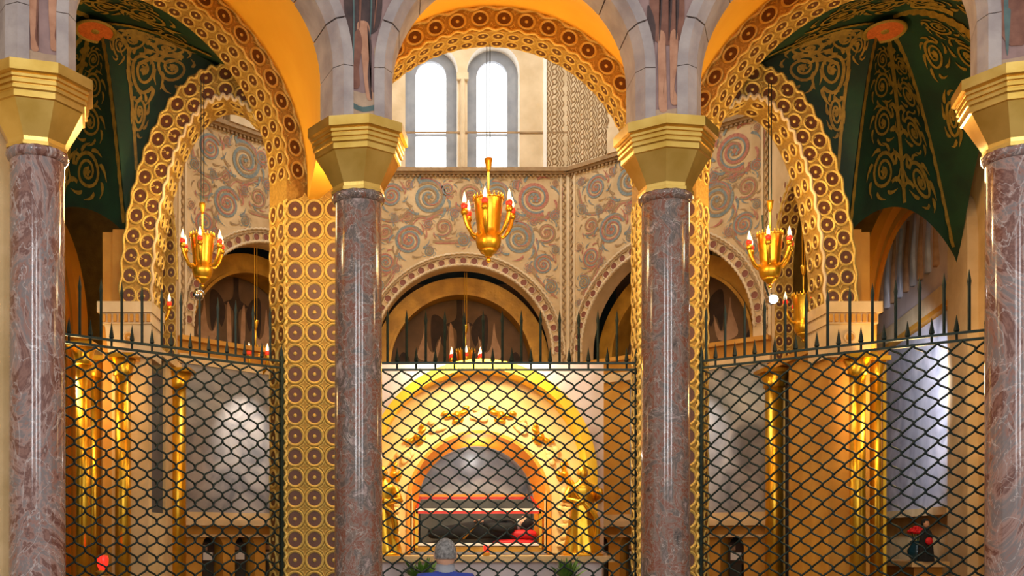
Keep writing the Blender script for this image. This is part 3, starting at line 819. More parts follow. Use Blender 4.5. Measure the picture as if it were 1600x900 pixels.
# drum above the cornice, with the pair of round-headed windows
F = CF['back']
b = MB()
WX = (-0.575, 0.545)
wall_strips(b, F, -HW, HW, ZC + 0.05, 12.4, [(x, 0.47, ZC + 0.06, 10.1, 1.0) for x in WX], 0.4, 0, 1, 20)
dr = tag(b.build('wall_drum_back', ['creamp', 'whiteplaster']), 'pale upper wall with two round-headed windows above the cornice', kind='structure')
for sg in (-1, 1):
    b = MB(); b.box(sg * 1.44, sg * 1.50, -0.05, 0.02, ZC + 0.05, 12, 0, F); b.build('pilaster_edge', 'whiteplaster', dr)
b = MB(); b.box(-0.06, 0.03, -0.05, 0, ZC + 0.05, 9.9, 0, F); b.box(-0.12, 0.09, -0.08, 0, 9.9, 10.02, 0, F)
b.tube([F(-0.015, -0.06, ZC + 0.06 + 0.08 * i) for i in range(21)], 0.035, 8)
b.build('mullion', 'creamp', dr)
b = MB()
b.box(-1.9, 1.9, -0.02, 0.0, 8.95, 8.98, 0, F)
b.build('string_course', 's_tan', dr)
for i, x in enumerate(WX):
    b = MB(); b.box(x - 0.30, x + 0.30, 0.34, 0.36, ZC + 0.06, 10.1, 0, F)
    b.poly([F(x + 0.30 * math.cos(PI * q / 16), 0.35, 10.1 + 0.30 * math.sin(PI * q / 16)) for q in range(17)])
    win = tag(b.build('window_%d' % (i + 1), 'glass', fix=False), 'bright round-headed frosted window, ' + ('left' if i == 0 else 'right') + ' of the pair', kind='structure')
    b = MB(); arch_prism(b, F, 10.1, 0.28, 0.469, 0.1, z0=ZC + 0.06, n=20, cx=x, y0=0.27)
    b.box(x - 0.3, x + 0.3, 0.29, 0.34, 9.02, 9.06, 0, F)
    b.build('window_frame', 'winframe', win)
    b = MB(); b.box(x - 0.005, x + 0.005, 0.32, 0.335, ZC + 0.06, 8.9, 0, F); b.build('glazing_bar', 'winframe', win)
def wave_panel(F, x0, x1, parent):
    b = MB(); b.box(x0, x1, -0.015, 0, ZC + 0.06, 11.5, 0, F)
    p = b.build('wave_panel', 'creamp', parent)
    k = int((x1 - x0) / 0.19)
    for j in range(k + 1):
        x = x0 + 0.03 + j * 0.19
        b = MB()
        for dx in (-0.05, 0.0, 0.05):
            b.tube([F(x + dx + 0.022 * math.sin(i * PI / 5), -0.02, ZC + 0.1 + i * 0.018) for i in range(150)], 0.011, 4)
        b.build('wave_relief', 's_tan', p, True)
        if j < k:
            b = MB()
            for i in range(15):
                z = ZC + 0.18 + i * 0.18
                b.tube([F(x + 0.095 + 0.042 * math.cos(a * PI / 5), -0.02, z + 0.052 * math.sin(a * PI / 5)) for a in range(11)], 0.011, 4, 0, False)
            b.build('ring_relief', 's_tan', p, True)
wave_panel(F, 1.52, 1.9, dr)
wave_panel(F, -1.9, -1.52, dr)
for key, sg in (('right', 1), ('left', -1)):
    F = CF[key]
    b = MB(); b.box(-HW, HW, 0, 0.4, ZC + 0.05, 12.4, 0, F)
    b.box(-1.0, 1.0, -0.12, 0, ZC + 0.05, 8.75, 0, F)
    o = tag(b.build('wall_drum_' + key, 'creamp'), 'pale upper wall with wave relief, slanting on the ' + key, kind='structure')
    wave_panel(F, -1.9, -1.1, o); wave_panel(F, 1.1, 1.9, o)
# side faces of the octagon with their own patterned arches
for sx in (-1, 1):
    F = Fr((sx * 4.58, 14.7), (0, -sx))
    b = MB()
    q_ = (lambda x0, x1: (x0, x1) if sx > 0 else (-x1, -x0))
    wall_strips(b, F, *q_(-1.12, 1.0), 4.3, ZC, [(0, 0.96, 4.3, 5.6, 1.35)], 0.28, 0, 1, 24)
    b.box(*q_(-1.12, 1.0), 0, 0.28, ZC, 12.4, 0, F)
    b.box(*q_(-1.12, 1.0), -0.06, 0.28, 4.22, 4.32, 2, F)
    if sx > 0:
        b.box(-0.4, 1.0, 0.0, 0.25, 0, 4.22, 2, F); b.box(-1.12, -0.4, 0.22, 0.25, 0, 4.22, 3, F)
    else:
        b.box(0.26, 1.12, 0.0, 0.25, 0, 4.22, 2, F); b.box(-0.8, 0.26, 0.04, 0.25, 2.0, 4.22, 3, F); b.box(-0.8, 0.26, 0.0, 0.25, 0, 2.0, 2, F)
    o = tag(b.build('wall_side_' + SIDE[sx], ['cream', 'moswarm', 'tan' if sx < 0 else 'ochre', 'openingshade']), 'narrow side wall of the chapel with a tall patterned arch, ' + SIDE[sx], kind='structure')
    for q in range(20):
        th = PI * (q + 0.5) / 20
        nr = V(F.u * math.cos(th) * 1.35 + V((0, 0, 1)) * math.sin(th)).normalized()
        for j in range(2):
            piece('roundel', RND, o, F(0.958 * math.cos(th), 0.07 + 0.14 * j, 5.6 + 0.958 * 1.35 * math.sin(th)), -nr, F.n, (0.095, 0.068, 0.08))
    for q in range(6):
        for j in range(2):
            for sg in (-1, 1):
                piece('roundel', RND, o, F(sg * 0.958, 0.07 + 0.14 * j, 4.45 + 0.2 * q), F.u * -sg, (0, 0, 1), (0.068, 0.095, 0.08))
    b = MB(); b.tube(wavy(F, 5.6, 1.0, 1.35, -0.01, 0.012, 24, n=160), 0.02, 5); b.build('wavy_edge', 'mosgold', o, True)
    for q in range(16):
        th = PI * (q + 0.5) / 16
        piece('boss', BOSS, o, F(1.08 * math.cos(th), -0.006, 5.6 + 1.08 * 1.35 * math.sin(th)), F.n, (0, 0, 1), 0.06)

# ---- ambulatory bays beside the chapel: green vault, patterned arch on an impost, outer wall
def ambulatory(sx):
    S = SIDE[sx]
    A = V((sx * 5.07, 13.2, 8.3))
    F1 = FS[sx]
    K3, K5 = V((sx * 6.9, 14.8, 5.6)), V((sx * 4.77, 13.6, 5.6))
    K2 = F1(sx * PR, 0.42, PZ)
    def pA(s):
        th = PI * (0.33 + 0.67 * s)
        return F1(-sx * PR * math.cos(th), 0.42, PZ + PR * math.sin(th))
    def pB(s): 
        p = K2.lerp(K3, s); p.z += 1.3 * math.sin(PI * s); return p
    def pC(s):
        p = K3.lerp(K5, s); p.z += 0.62 * math.sin(PI * s) ** 0.75; return p
    def pD(s):
        th = 0.294 + (PI / 2 - 0.294) * s
        return V((sx * (3.45 + 1.38 * math.cos(th)), 13.6, 4.68 + 3.17 * math.sin(th)))
    S0 = 0.33
    def pE(s): return pD(1).lerp(F1(-sx * PR * math.cos(PI * S0), 0.42, PZ + PR * math.sin(PI * S0)), s)
    root = empty('ceiling_ambulatory_' + S, (0, 0, 0), 'dark green vault with olive scrolls over the %s ambulatory' % S, None, kind='structure')
    panels = {}
    for nm, f in (('A', pA), ('B', pB), ('C', pC), ('D', pD), ('E', pE)):
        def P_(s, t, f=f):
            bb = f(s); p = bb.lerp(A, t); p.z = bb.z + (A.z - bb.z) * math.sin(t * PI / 2); return p
        b = MB(); b.grid(P_, 36, 14)
        panels[nm] = (P_, b.build('vault_panel', 'green', root, True))
    b = MB(); b.grid(lambda u_, v_: F1(-sx * PR * math.cos(PI * S0 * u_), 0.42, PZ + PR * math.sin(PI * S0 * u_)).lerp(V((sx * (3.45 - 1.38 * math.cos(PI / 2 * u_)), 13.6, 4.68 + 3.17 * math.sin(PI / 2 * u_))), v_), 16, 4)
    b.build('vault_strip', 'green', root, True)
    inside = V((sx * 5.0, 13.3, 4.0))
    def nrm(P_, s, t):
        e = 1e-3
        a = P_(s + e, t) - P_(s - e, t); c = P_(s, t + e) - P_(s, t - e)
        n = a.cross(c).normalized()
        return n if n.dot(inside - P_(s, t)) > 0 else -n
    def draw(nm, pts, wid, m_='olive', b=None, off=0.015):
        P_, o = panels[nm]
        q = [(max(0.003, min(0.997, s)), max(0.003, min(0.985, t))) for s, t in pts]
        ns = [nrm(P_, s, t) for s, t in q]
        b.ribbon([P_(s, t) + n * off for (s, t), n in zip(q, ns)], ns, wid)
    def scroll(nm, s0, t0, r, d, ph, turns=2.2):
        P_, o = panels[nm]
        e = 1e-3
        ls = (P_(s0 + e, t0) - P_(s0 - e, t0)).length / (2 * e); lt = (P_(s0, t0 + e) - P_(s0, t0 - e)).length / (2 * e)
        b = MB()
        c = spiral2(r, turns, d, ph, 40)
        draw(nm, [(s0 + x / ls, t0 + y / lt) for x, y in c], [r * 0.2 * (1 - 0.4 * i / 40) for i in range(41)], b=b)
        for k in range(8):
            a = 2 * PI * k / 8 + ph
            pts = [((r * (1.05 + 0.4 * q / 4)) * math.cos(a + d * 0.6 * (q / 4) ** 2), (r * (1.05 + 0.4 * q / 4)) * math.sin(a + d * 0.6 * (q / 4) ** 2)) for q in range(5)]
            draw(nm, [(s0 + x / ls, t0 + y / lt) for x, y in pts], [r * 0.06, r * 0.2, r * 0.22, r * 0.14, r * 0.03], b=b)
        for k in range(5):
            a = 2 * PI * k / 5
            pts = [(r * 0.24 * math.cos(a + 0.5 * q) * (q / 3), r * 0.24 * math.sin(a + 0.5 * q) * (q / 3)) for q in range(4)]
            draw(nm, [(s0 + x / ls, t0 + y / lt) for x, y in pts], r * 0.13, b=b)
        b.build('vault_scroll', 'olive', o)
    def line(nm, pts, wid, name='vault_stem'):
        b = MB(); draw(nm, catmull(pts, 8, False), wid, b=b); b.build(name, 'olive', panels[nm][1])
    # panel over the lunette: mirrored pairs round a stem
    for t0, r, ds in ((0.14, 0.26, 0.19), (0.33, 0.20, 0.20), (0.49, 0.17, 0.22), (0.63, 0.12, 0.22)):
        scroll('C', 0.5 - ds, t0, r, 1, 0.3); scroll('C', 0.5 + ds, t0, r, -1, PI - 0.3)
    line('C', [(0.5, 0.02), (0.5, 0.3), (0.5, 0.6), (0.5, 0.8)], 0.07)
    for q in range(7):
        t = 0.08 + 0.1 * q
        for sg in (-1, 1):
            line('C', [(0.5, t), (0.5 + sg * 0.06, t + 0.03), (0.5 + sg * 0.11, t + 0.015)], 0.05, 'vault_leaf')
    # panels next to the patterned arches
    for s0, t0, r, d in ((0.34, 0.20, 0.17, 1), (0.52, 0.34, 0.22, -1), (0.72, 0.20, 0.2, 1), (0.86, 0.38, 0.18, -1), (0.66, 0.58, 0.16, 1), (0.88, 0.62, 0.12, 1), (0.42, 0.62, 0.12, -1)):
        scroll('D', s0, t0, r, d, s0 * 9)
    line('D', [(0.2, 0.06), (0.36, 0.42), (0.5, 0.55), (0.55, 0.75)], 0.04)
    line('D', [(0.5, 0.4), (0.72, 0.36), (0.78, 0.5), (0.7, 0.65)], 0.045)
    for s0, t0, r, d in ((0.12, 0.35, 0.24, 1), (0.3, 0.55, 0.2, -1), (0.42, 0.28, 0.24, 1), (0.62, 0.5, 0.2, -1), (0.75, 0.25, 0.22, 1), (0.22, 0.15, 0.14, -1), (0.55, 0.12, 0.14, 1)):
        scroll('A', s0, t0, r, d, s0 * 7)
        scroll('B', s0, t0, r, d, s0 * 5)
    scroll('E', 0.5, 0.35, 0.2, 1, 0.4)
    line('A', [(0.05, 0.4), (0.25, 0.5), (0.45, 0.5), (0.65, 0.7), (0.85, 0.5)], 0.05)
    # beaded ribs along the groins
    for nm, s0 in (('C', 0.015), ('C', 0.985), ('E', 0.5), ('A', 0.985)):
        b = MB()
        draw(nm, [(s0, 0.04 + 0.88 * i / 30) for i in range(31)], [0.05 + 0.03 * (i % 2) for i in range(31)], b=b, off=0.02)
        b.build('vault_rib', 'olive', panels[nm][1])
    me = roundel_mesh('medallion', ['olive', 'rust'], 28, 0.16)
    piece('medallion', me, root, A + V((0, -0.05, -0.15)), (0, -0.12, -1), (0, 1, 0), (0.27, 0.25, 0.1))
    # patterned arch towards the chapel
    F2 = Fr((sx * 3.45, 13.42), (1, 0))
    b = MB()
    arch_prism(b, F2, 4.68, 0.95, 1.38, 0.5, e=3.17 / 1.38, ei=2.72 / 0.95, n=48)
    o = tag(b.build('wall_inner_arch_' + S, 'moswarm'), 'tall arch with paired roundels springing from the cream impost, ' + S, kind='structure')
    for row, w_ in enumerate((0.27, 0.73)):
        aa, bb = 0.95 + 0.43 * w_, 2.72 + 0.45 * w_
        ths, L_ = arc_even(aa, bb / aa, 0, PI, 27)
        for i, th in enumerate(ths):
            nr = V((math.cos(th) / aa, 0, math.sin(th) / bb)).normalized()
            piece('roundel', RND, o, F2(aa * math.cos(th), -0.004, 4.68 + bb * math.sin(th)), F2.n, nr, (0.118, 0.108, 0.1))
    aa, bb = 0.95 + 0.43 * 0.5, 2.72 + 0.225
    ths, L_ = arc_even(aa, bb / aa, 0.06, PI, 27)
    for th in ths:
        nr = V((math.cos(th) / aa, 0, math.sin(th) / bb)).normalized()
        piece('star_tile', STAR, o, F2(aa * math.cos(th), -0.003, 4.68 + bb * math.sin(th)), F2.n, nr, 0.075)
    ths, L_ = arc_even(0.95, 2.72 / 0.95, 0, PI, 24)
    for th in ths:
        nr = V((math.cos(th) / 0.95, 0, math.sin(th) / 2.72)).normalized()
        for j in range(2):
            piece('roundel', RND, o, F2(0.947 * math.cos(th), 0.13 + 0.23 * j, 4.68 + 2.717 * math.sin(th)), -nr, F2.n, 0.1)
    for r, e, mm in ((1.37, 3.17 / 1.38, 'mosgold'), (0.96, 2.72 / 0.95, 'creamp')):
        b = MB(); b.tube(wavy(F2, 4.68, r, e, -0.012, 0.012, 30, n=240), 0.022, 5); b.build('wavy_edge', mm, o, True)
    # impost and pillar
    b = MB(); b.box(4.45, 4.93, 13.40, 13.58 if sx < 0 else 13.95, 0, 4.0)
    pil = b
    if sx < 0: b.v = [(-x, y, z) for x, y, z in b.v]
    p = tag(b.build('wall_pillar_' + S, 'tan' if sx < 0 else 'ochre'), 'square pillar under the impost block, ' + S, kind='structure')
    b = MB()
    pr = [(4.0, 0.0), (4.0, 0.03), (4.42, 0.07), (4.42, 0.11), (4.56, 0.11), (4.56, 0.15), (4.7, 0.15)]
    base = len(b.v)
    for z, d in pr: b.add([(sx * (4.42 - d * 0.4), 13.36 - d, z), (sx * (4.92 + d), 13.36 - d, z), (sx * (4.92 + d), 13.95, z), (sx * (4.42 - d * 0.4), 13.95, z)])
    for i in range(len(pr) - 1):
        for j in range(4): b.face((base + i * 4 + j, base + i * 4 + (j + 1) % 4, base + i * 4 + 4 + (j + 1) % 4, base + i * 4 + 4 + j))
    b.face([base + j for j in range(4)]); b.face([base + (len(pr) - 1) * 4 + j for j in range(4)])
    b.build('impost', 'creamp' if sx < 0 else 'tan', p)
    b = MB()
    for i in range(9): b.box(sx * (4.39 + i * 0.072), sx * (4.43 + i * 0.072), 13.22, 13.3, 4.44, 4.54)
    b.build('dentil', 'ochre', p)
    piece('rosette', roundel_mesh('rosette', ['tan', 'ochre'], 12, 0.3), p, (sx * 4.68, 13.29, 4.25), (0, -1, 0), (0, 0, 1), 0.08)
    # wall strip between impost and vault, orange transverse rib, back wall
    b = MB(); b.box(sx * 4.70, sx * 4.98, 13.62, 13.75, 4.68, 5.75); b.build('pillar_extension', 'ochre', p)
    b = MB(); b.box(sx * 4.98, sx * 5.15, 13.75, 14.1, 0, 5.75); b.build('pillar_return', 'ochre', p)
    F5 = Fr((sx * 7.9, 17.27), (0.86, 0.5 * sx))
    for y0, r0, r1, mm in ((0.0, 1.76, 1.88, 'orange'), (0.06, 1.64, 1.76, 'ochre'), (0.0, 1.60, 1.64, 'orange')):
        b = MB(); arch_prism(b, F5, 4.9, r0, r1, 0.2, e=1.45, z0=0, n=30, y0=y0)
        o = b.build('wall_rib_' + S if r0 == 1.76 else 'rib_moulding', mm, None if r0 == 1.76 else rib)
        if r0 == 1.76: rib = tag(o, 'orange transverse rib behind the pillar and impost, ' + S, kind='structure')
    b = MB(); b.box(sx * 4.9, sx * 8.6, 19.8, 20.0, 0, 8.4)
    tag(b.build('wall_ambulatory_back_' + S, 'nichegold'), 'ochre brown back wall of the ambulatory, ' + S, kind='structure')
    b = MB(); b.box(sx * 5.1, sx * 5.72, 14.55, 14.7, 0, 4.2); b.box(sx * 5.1, sx * 5.76, 14.5, 14.75, 4.2, 4.3)
    o = tag(b.build('wall_screen_' + S, 'ochre'), 'low ochre screen wall beside the pillar, ' + S, kind='structure')
    b = MB(); b.box(sx * 5.5, sx * 5.62, 14.45, 14.55, 0, 4.2); b.build('gilt_strip', 'gold', o)
    b = MB(); b.box(sx * 5.66, sx * 5.71, 14.45, 14.55, 0, 4.2); b.build('gilt_strip', 'gold', o)
    # outer wall with marble panel, beam and mural
    FW = Fr((sx * 6.9, 14.2), (-0.214 * 1, -0.977) if sx > 0 else (-0.214, 0.977))
    X = (lambda d: -d / 0.977) if sx > 0 else (lambda d: d / 0.977)
    b = MB(); b.box(X(-0.2), X(7.4), 0.0, 0.3, 0, 8.4, 0, FW)
    o = tag(b.build('wall_outer_' + S, 'tan'), 'outer ambulatory wall with a tall marble panel, ' + S, kind='structure')
    b = MB(); b.box(X(1.05), X(6.2), -0.04, 0, 2.12, 5.1, 0, FW); b.build('marble_panel', 'bluemarble', o)
    b = MB(); b.box(X(0.95), X(7.3), -0.10, 0, 5.2, 5.5, 0, FW); b.build('beam', 'creamp', o)
    b = MB(); b.box(X(0.95), X(7.3), -0.12, 0, 5.12, 5.2, 0, FW); b.build('beam_moulding', 'ochre', o)
    b = MB(); b.box(X(0.95), X(7.3), -0.16, 0, 2.0, 2.12, 0, FW); b.build('ledge', 'tan', o)
    b = MB(); b.box(X(1.0), X(6.6), -0.03, 0, 5.5, 7.6, 0, FW); mu = b.build('mural_panel', 'lilac', o)
    for i in range(9):
        x = 1.8 + i * 0.42
        b = MB(); b.tube([FW(X(x), -0.04, 5.9), FW(X(x + 0.05), -0.05, 6.4), FW(X(x - 0.05), -0.04, 7.1)], [0.08, 0.05, 0.03], 6)
        b.build('painted_fold', 'bluemarble' if i % 2 else 'm_pale', mu, True)
    b = MB(); b.box(X(0.1), X(0.98), -0.14, 0, 0, 5.9, 0, FW); b.build('pilaster', 'creamp', o)
    b = MB(); arch_prism(b, FW, 5.9, 0.001, 0.44, 0.14, e=1.5, n=16, cx=X(0.54), y0=-0.14); b.build('pilaster_head', 'creamp', o)
ambulatory(-1); ambulatory(1)
#PART4
# ================================================================ THINGS
# ---- marble columns with gilded eight-sided capitals
def marble_column(x, y, m_, face_deg, label):
    root = empty('marble_column', (x, y, 0), label, 'column', 'marble columns of the front arcade')
    r8 = math.radians(face_deg + 22.5)
    b = MB(); b.box(-0.42, 0.42, -0.42, 0.42, 0, 0.2); b.build('plinth', 'stone', root)
    b = MB(); b.lathe([(0.40, 0.2), (0.41, 0.26), (0.38, 0.32), (0.32, 0.36), (0.34, 0.42), (0.32, 0.47), (0.27, 0.5)], 32); b.build('base', 'stone', root, True)
    b = MB(); b.grid(lambda u, v: ((0.252 - 0.010 * v) * math.cos(2 * PI * u), (0.252 - 0.010 * v) * math.sin(2 * PI * u), 0.5 + 4.64 * v), 48, 12, cu=True)
    b.build('shaft', m_, root, True)
    b = MB(); b.lathe([(0.243, 5.11), (0.262, 5.13), (0.279, 5.16), (0.279, 5.185), (0.262, 5.21), (0.24, 5.215)], 36); b.build('neck_ring', m_, root, True)
    cap = MB(); cap.lathe([(0.262, 5.2), (0.285, 5.2), (0.285, 5.232), (0.268, 5.24), (0.272, 5.275), (0.432, 5.555)], 8, 0, rot=r8)
    cap = cap.build('capital', 'goldcap', root)
    ab = MB(); ab.lathe([(0.432, 5.555), (0.455, 5.56), (0.455, 5.615), (0.462, 5.622), (0.478, 5.625), (0.478, 5.65), (0.466, 5.656), (0.466, 5.668), (0.488, 5.672), (0.488, 5.70), (0.476, 5.706), (0.476, 5.716), (0.498, 5.72), (0.498, 5.745), (0.49, 5.752), (0.532, 5.765), (0.532, 5.86)], 8, 0, rot=r8)
    ab.build('abacus', 'goldcap', cap)
    return root
marble_column(-4.53, 9.49, 'onyx', -74, 'swirled mauve marble column with gold capital at the far left edge')
marble_column(-1.6, 10.67, 'breccia', -99, 'dark breccia marble column just left of the altar view')
marble_column(1.6, 10.67, 'breccia', -81, 'dark breccia marble column just right of the altar view')
marble_column(4.53, 9.49, 'onyx', -106, 'swirled mauve marble column with gold capital at the far right edge')

# ---- iron grilles of crimped wire with spikes
def grille(p0, p1, ka, kb, label):
    p0, p1 = V(p0), V(p1)
    W = (p1 - p0).length
    root = empty('iron_grille', (p0.x, p0.y, 0), label, 'grille', 'iron grilles closing the chapel', math.atan2(p1.y - p0.y, p1.x - p0.x))
    H, a, h = 3.80, 0.245, 0.218
    nx, nz = int(W / (a / 2)) + 1, int((H - 0.1) / (h / 2))
    for i, x in enumerate((0.0, W)):
        b = MB(); b.box(x - 0.022, x + 0.022, -0.022, 0.022, 0, H + 0.15); b.tube([(x, 0, H + 0.15), (x, 0, H + 0.3)], [0.03, 0.002], 4); b.build('post', 'iron', root)
    for z in (H, H + 0.085, 0.12):
        b = MB(); b.box(0, W, -0.016, 0.016, z - 0.013, z + 0.013); b.build('rail', 'iron', root)
    sub = 6
    for fam, K in ((1, ka), (-1, kb)):
        for k0 in range(-nz - 2, nx + nz + 2):
            if k0 % 2: continue
            pts = []
            for j in range(nz * sub + 1):
                t = j / sub
                fr_ = t - math.floor(t)
                xx = (k0 + fam * (t - K * math.sin(2 * PI * fr_) / (2 * PI))) * a / 2
                zz = H - t * h / 2
                yy = fam * 0.010 * math.cos(PI * t)
                if 0.0 <= xx <= W and zz > 0.12: pts.append((xx, yy, zz))
            if len(pts) < 4: continue
            b = MB(); b.tube(pts, 0.0125, 5); b.build('wire', 'iron', root, True, fix=False)
    n = int(round(W / a))
    LONG = MB(); LONG.tube([(0, 0, 0), (0, 0, 0.5), (0, 0, 0.55), (0, 0, 0.68)], [0.017, 0.017, 0.022, 0.002], 4); LONG = LONG.mesh('long_spike', ['iron'])
    SHORT = MB(); SHORT.tube([(0, 0, -0.09), (0, 0, 0.01), (0, 0, 0.03), (0, 0, 0.2)], [0.014, 0.014, 0.03, 0.002], 4); SHORT = SHORT.mesh('short_spike', ['iron'])
    for i in range(n + 1):
        x = (i + 0.25) * a
        if x < W - 0.05: link('long_spike', LONG, root, Matrix.Translation((x, 0, H + 0.085)))
        x = (i + 0.75) * a
        if x < W - 0.05: link('short_spike', SHORT, root, Matrix.Translation((x, 0, H + 0.085)))
grille((-1.87, 13.12, 0), (1.87, 13.12, 0), 1.0, 0.38, 'dark green wire grille with spikes between the two piers, before the altar')
grille((-5.15, 11.02, 0), (-2.66, 12.98, 0), 1.0, 0.95, 'dark green wire grille with spikes left of the left pier')
grille((2.66, 12.98, 0), (5.15, 11.02, 0), 1.0, 0.25, 'dark green wire grille with spikes right of the right pier')

# ---- gilded columns in the chapel
def gilded_column(x, y, r, top, label):
    root = empty('gilded_column', (x, y, 0), label, 'column', 'slim gilded columns inside the chapel')
    b = MB(); b.lathe([(r * 1.6, 0), (r * 1.6, 0.15), (r * 1.25, 0.22), (r, 0.28)], 20); b.build('base', 'gold', root, True)
    b = MB(); b.lathe([(r, 0.28), (r, top - 0.28)], 20); b.build('shaft', 'gold', root, True)
    b = MB(); b.lathe([(r, top - 0.28), (r * 1.25, top - 0.27), (r * 1.15, top - 0.22), (r * 1.7, top - 0.06)], 20); b.build('capital', 'gold', root, True)
    b = MB(); b.box(-r * 1.8, r * 1.8, -r * 1.8, r * 1.8, top - 0.06, top); b.build('abacus', 'gold', root)
for sx in (-1, 1):
    gilded_column(sx * 4.53, 15.55, 0.13, 4.2, 'gilded column at the corner by the grey marble panel, ' + SIDE[sx])
    gilded_column(sx * 4.72, 13.16, 0.10, 4.0, 'gilded column standing before the square pillar, ' + SIDE[sx])
    gilded_column(sx * 5.3, 13.9, 0.08, 4.1, 'thin gilded column next to the ochre screen wall, ' + SIDE[sx])
    if sx < 0: gilded_column(-5.15, 12.9, 0.09, 4.1, 'gilded column closest to the far left marble column')

# ---- chandeliers
def chandelier(name, loc, top, s, arms, label, lit=True, ph=0.3, group='gilded hanging lamps'):
    root = empty(name, loc, label, 'chandelier', group)
    def S(pr): return [(r * s, z * s) for r, z in pr]
    b = MB(); b.lathe(S([(0.125, 0.16), (0.15, 0.2), (0.165, 0.26), (0.165, 0.33), (0.145, 0.35), (0.148, 0.42), (0.17, 0.62), (0.19, 0.80), (0.20, 0.82), (0.18, 0.83), (0.14, 0.7)]), 24, cap=False)
    b.build('vessel', 'gold', root, True)
    b = MB(); b.lathe(S([(0.125, 0.165), (0.10, 0.12), (0.06, 0.1), (0.05, 0.075), (0.02, 0.06)]), 20); b.build('boss', 'gold', root, True)
    b = MB(); b.ball((0, 0, 0.028 * s), 0.034 * s, 12, 8); b.build('finial', 'gold', root, True)
    b = MB()
    for k in range(20):
        a = 2 * PI * k / 20
        b.tube([(0.19 * s * math.cos(a), 0.19 * s * math.sin(a), 0.80 * s), (0.195 * s * math.cos(a), 0.195 * s * math.sin(a), 0.87 * s)], [0.02 * s, 0.006 * s], 5)
    b.build('crown_rim', 'gold', root, True)
    zk = 1.18 * s
    b = MB(); b.tube([(0, 0, 0.5 * s), (0, 0, zk)], 0.014 * s, 6)
    b.lathe([(0.015 * s, zk), (0.03 * s, zk + 0.03 * s), (0.05 * s, zk + 0.13 * s), (0.055 * s, zk + 0.17 * s), (0.03 * s, zk + 0.175 * s)], 12)
    b.build('rod', 'gold', root, True)
    H = top - loc[2]
    for dx in (-0.022, 0.022):
        b = MB(); b.tube([(dx * s, 0, zk + 0.15 * s), (dx * s, 0, H)], 0.006, 5); b.build('chain', 'iron' if name == 'chandelier' else 'gold', root)
    arm = MB(); arm.tube([(r * s, 0, z * s) for r, z in catmull([(0.15, 0.36), (0.20, 0.34), (0.26, 0.40), (0.31, 0.50), (0.335, 0.60)], 5, False)], [0.024 * s] * 10 + [0.03 * s] * 11, 8)
    arm.lathe(S([(0.03, 0.58), (0.048, 0.62), (0.042, 0.66)]), 12, c=(0.335 * s, 0)); arm = arm.mesh('arm', ['gold'], True)
    cup = MB(); cup.lathe(S([(0.028, 0.66), (0.04, 0.675), (0.046, 0.71), (0.03, 0.74)]), 12, c=(0.335 * s, 0)); cup = cup.mesh('candle', ['waxred'], True)
    fl = MB(); fl.lathe(S([(0.012, 0.73), (0.028, 0.765), (0.026, 0.80), (0.012, 0.85), (0.002, 0.885)]), 10, c=(0.335 * s, 0)); fl = fl.mesh('bulb', ['flame'], True)
    for k in range(arms):
        mtx = Matrix.Rotation(ph + 2 * PI * k / arms, 4, 'Z')
        a_ = link('arm', arm, root, mtx)
        link('candle', cup, a_); link('bulb', fl, a_)
    light('POINT', name + '_glow', (loc[0], loc[1], loc[2] + 1.35 * s), 55 if name == 'chandelier' else 2, AMB, 0.25)
chandelier('chandelier', (-0.005, 13.35, 5.24), 8.12, 1.0, 6, 'large gold chandelier hanging before the back windows')
chandelier('chandelier', (-3.62, 12.75, 4.76), 7.35, 0.78, 6, 'large gold chandelier in the left bay before the cream wall', ph=0.6)
chandelier('chandelier', (3.52, 12.95, 4.80), 7.4, 0.82, 6, 'large gold chandelier in the right bay', ph=0.1)
chandelier('sanctuary_lamp', (-4.6, 14.1, 4.34), 6.85, 0.78, 4, 'slender hanging lamp under the left side arch', ph=0.25)
chandelier('sanctuary_lamp', (4.40, 14.1, 4.34), 6.85, 0.78, 4, 'slender hanging lamp under the right side arch', ph=0.1)
chandelier('sanctuary_lamp', (0.06, 18.75, 4.32), 6.5, 0.9, 6, 'hanging lamp inside the arch behind the altar', ph=0.5)
chandelier('sanctuary_lamp', (-3.55, 17.05, 4.05), 6.5, 0.9, 6, 'hanging lamp inside the left slanting arch beside the pier')

# ---- spotlights
for sx, p in ((1, (3.62, 13.2, 4.70)), (-1, (-3.75, 13.15, 4.74))):
    root = empty('spotlight', p, ('dazzling lit' if sx > 0 else 'small chrome') + ' spotlight below the ' + SIDE[sx] + ' large chandelier', 'spotlight')
    b = MB(); b.lathe([(0.03, 0), (0.06, 0.03), (0.075, 0.12), (0.03, 0.16)], 16); o = b.build('housing', 'chrome', root, True); o.rotation_euler = (PI / 2 - 0.2, 0, 0.2); o.location = (0, 0.05, 0)
    b = MB(); b.ball((0, -0.1, 0), 0.055, 14, 8); o = b.build('lens', 'spot' if sx > 0 else 'chrome', root, True)
    b = MB(); b.tube([(0, 0.05, 0.05), (0, 0.2, 0.25), (0.5 * -sx * 0, 0.3, 1.2)], 0.012, 6); b.build('stem', 'iron', root)

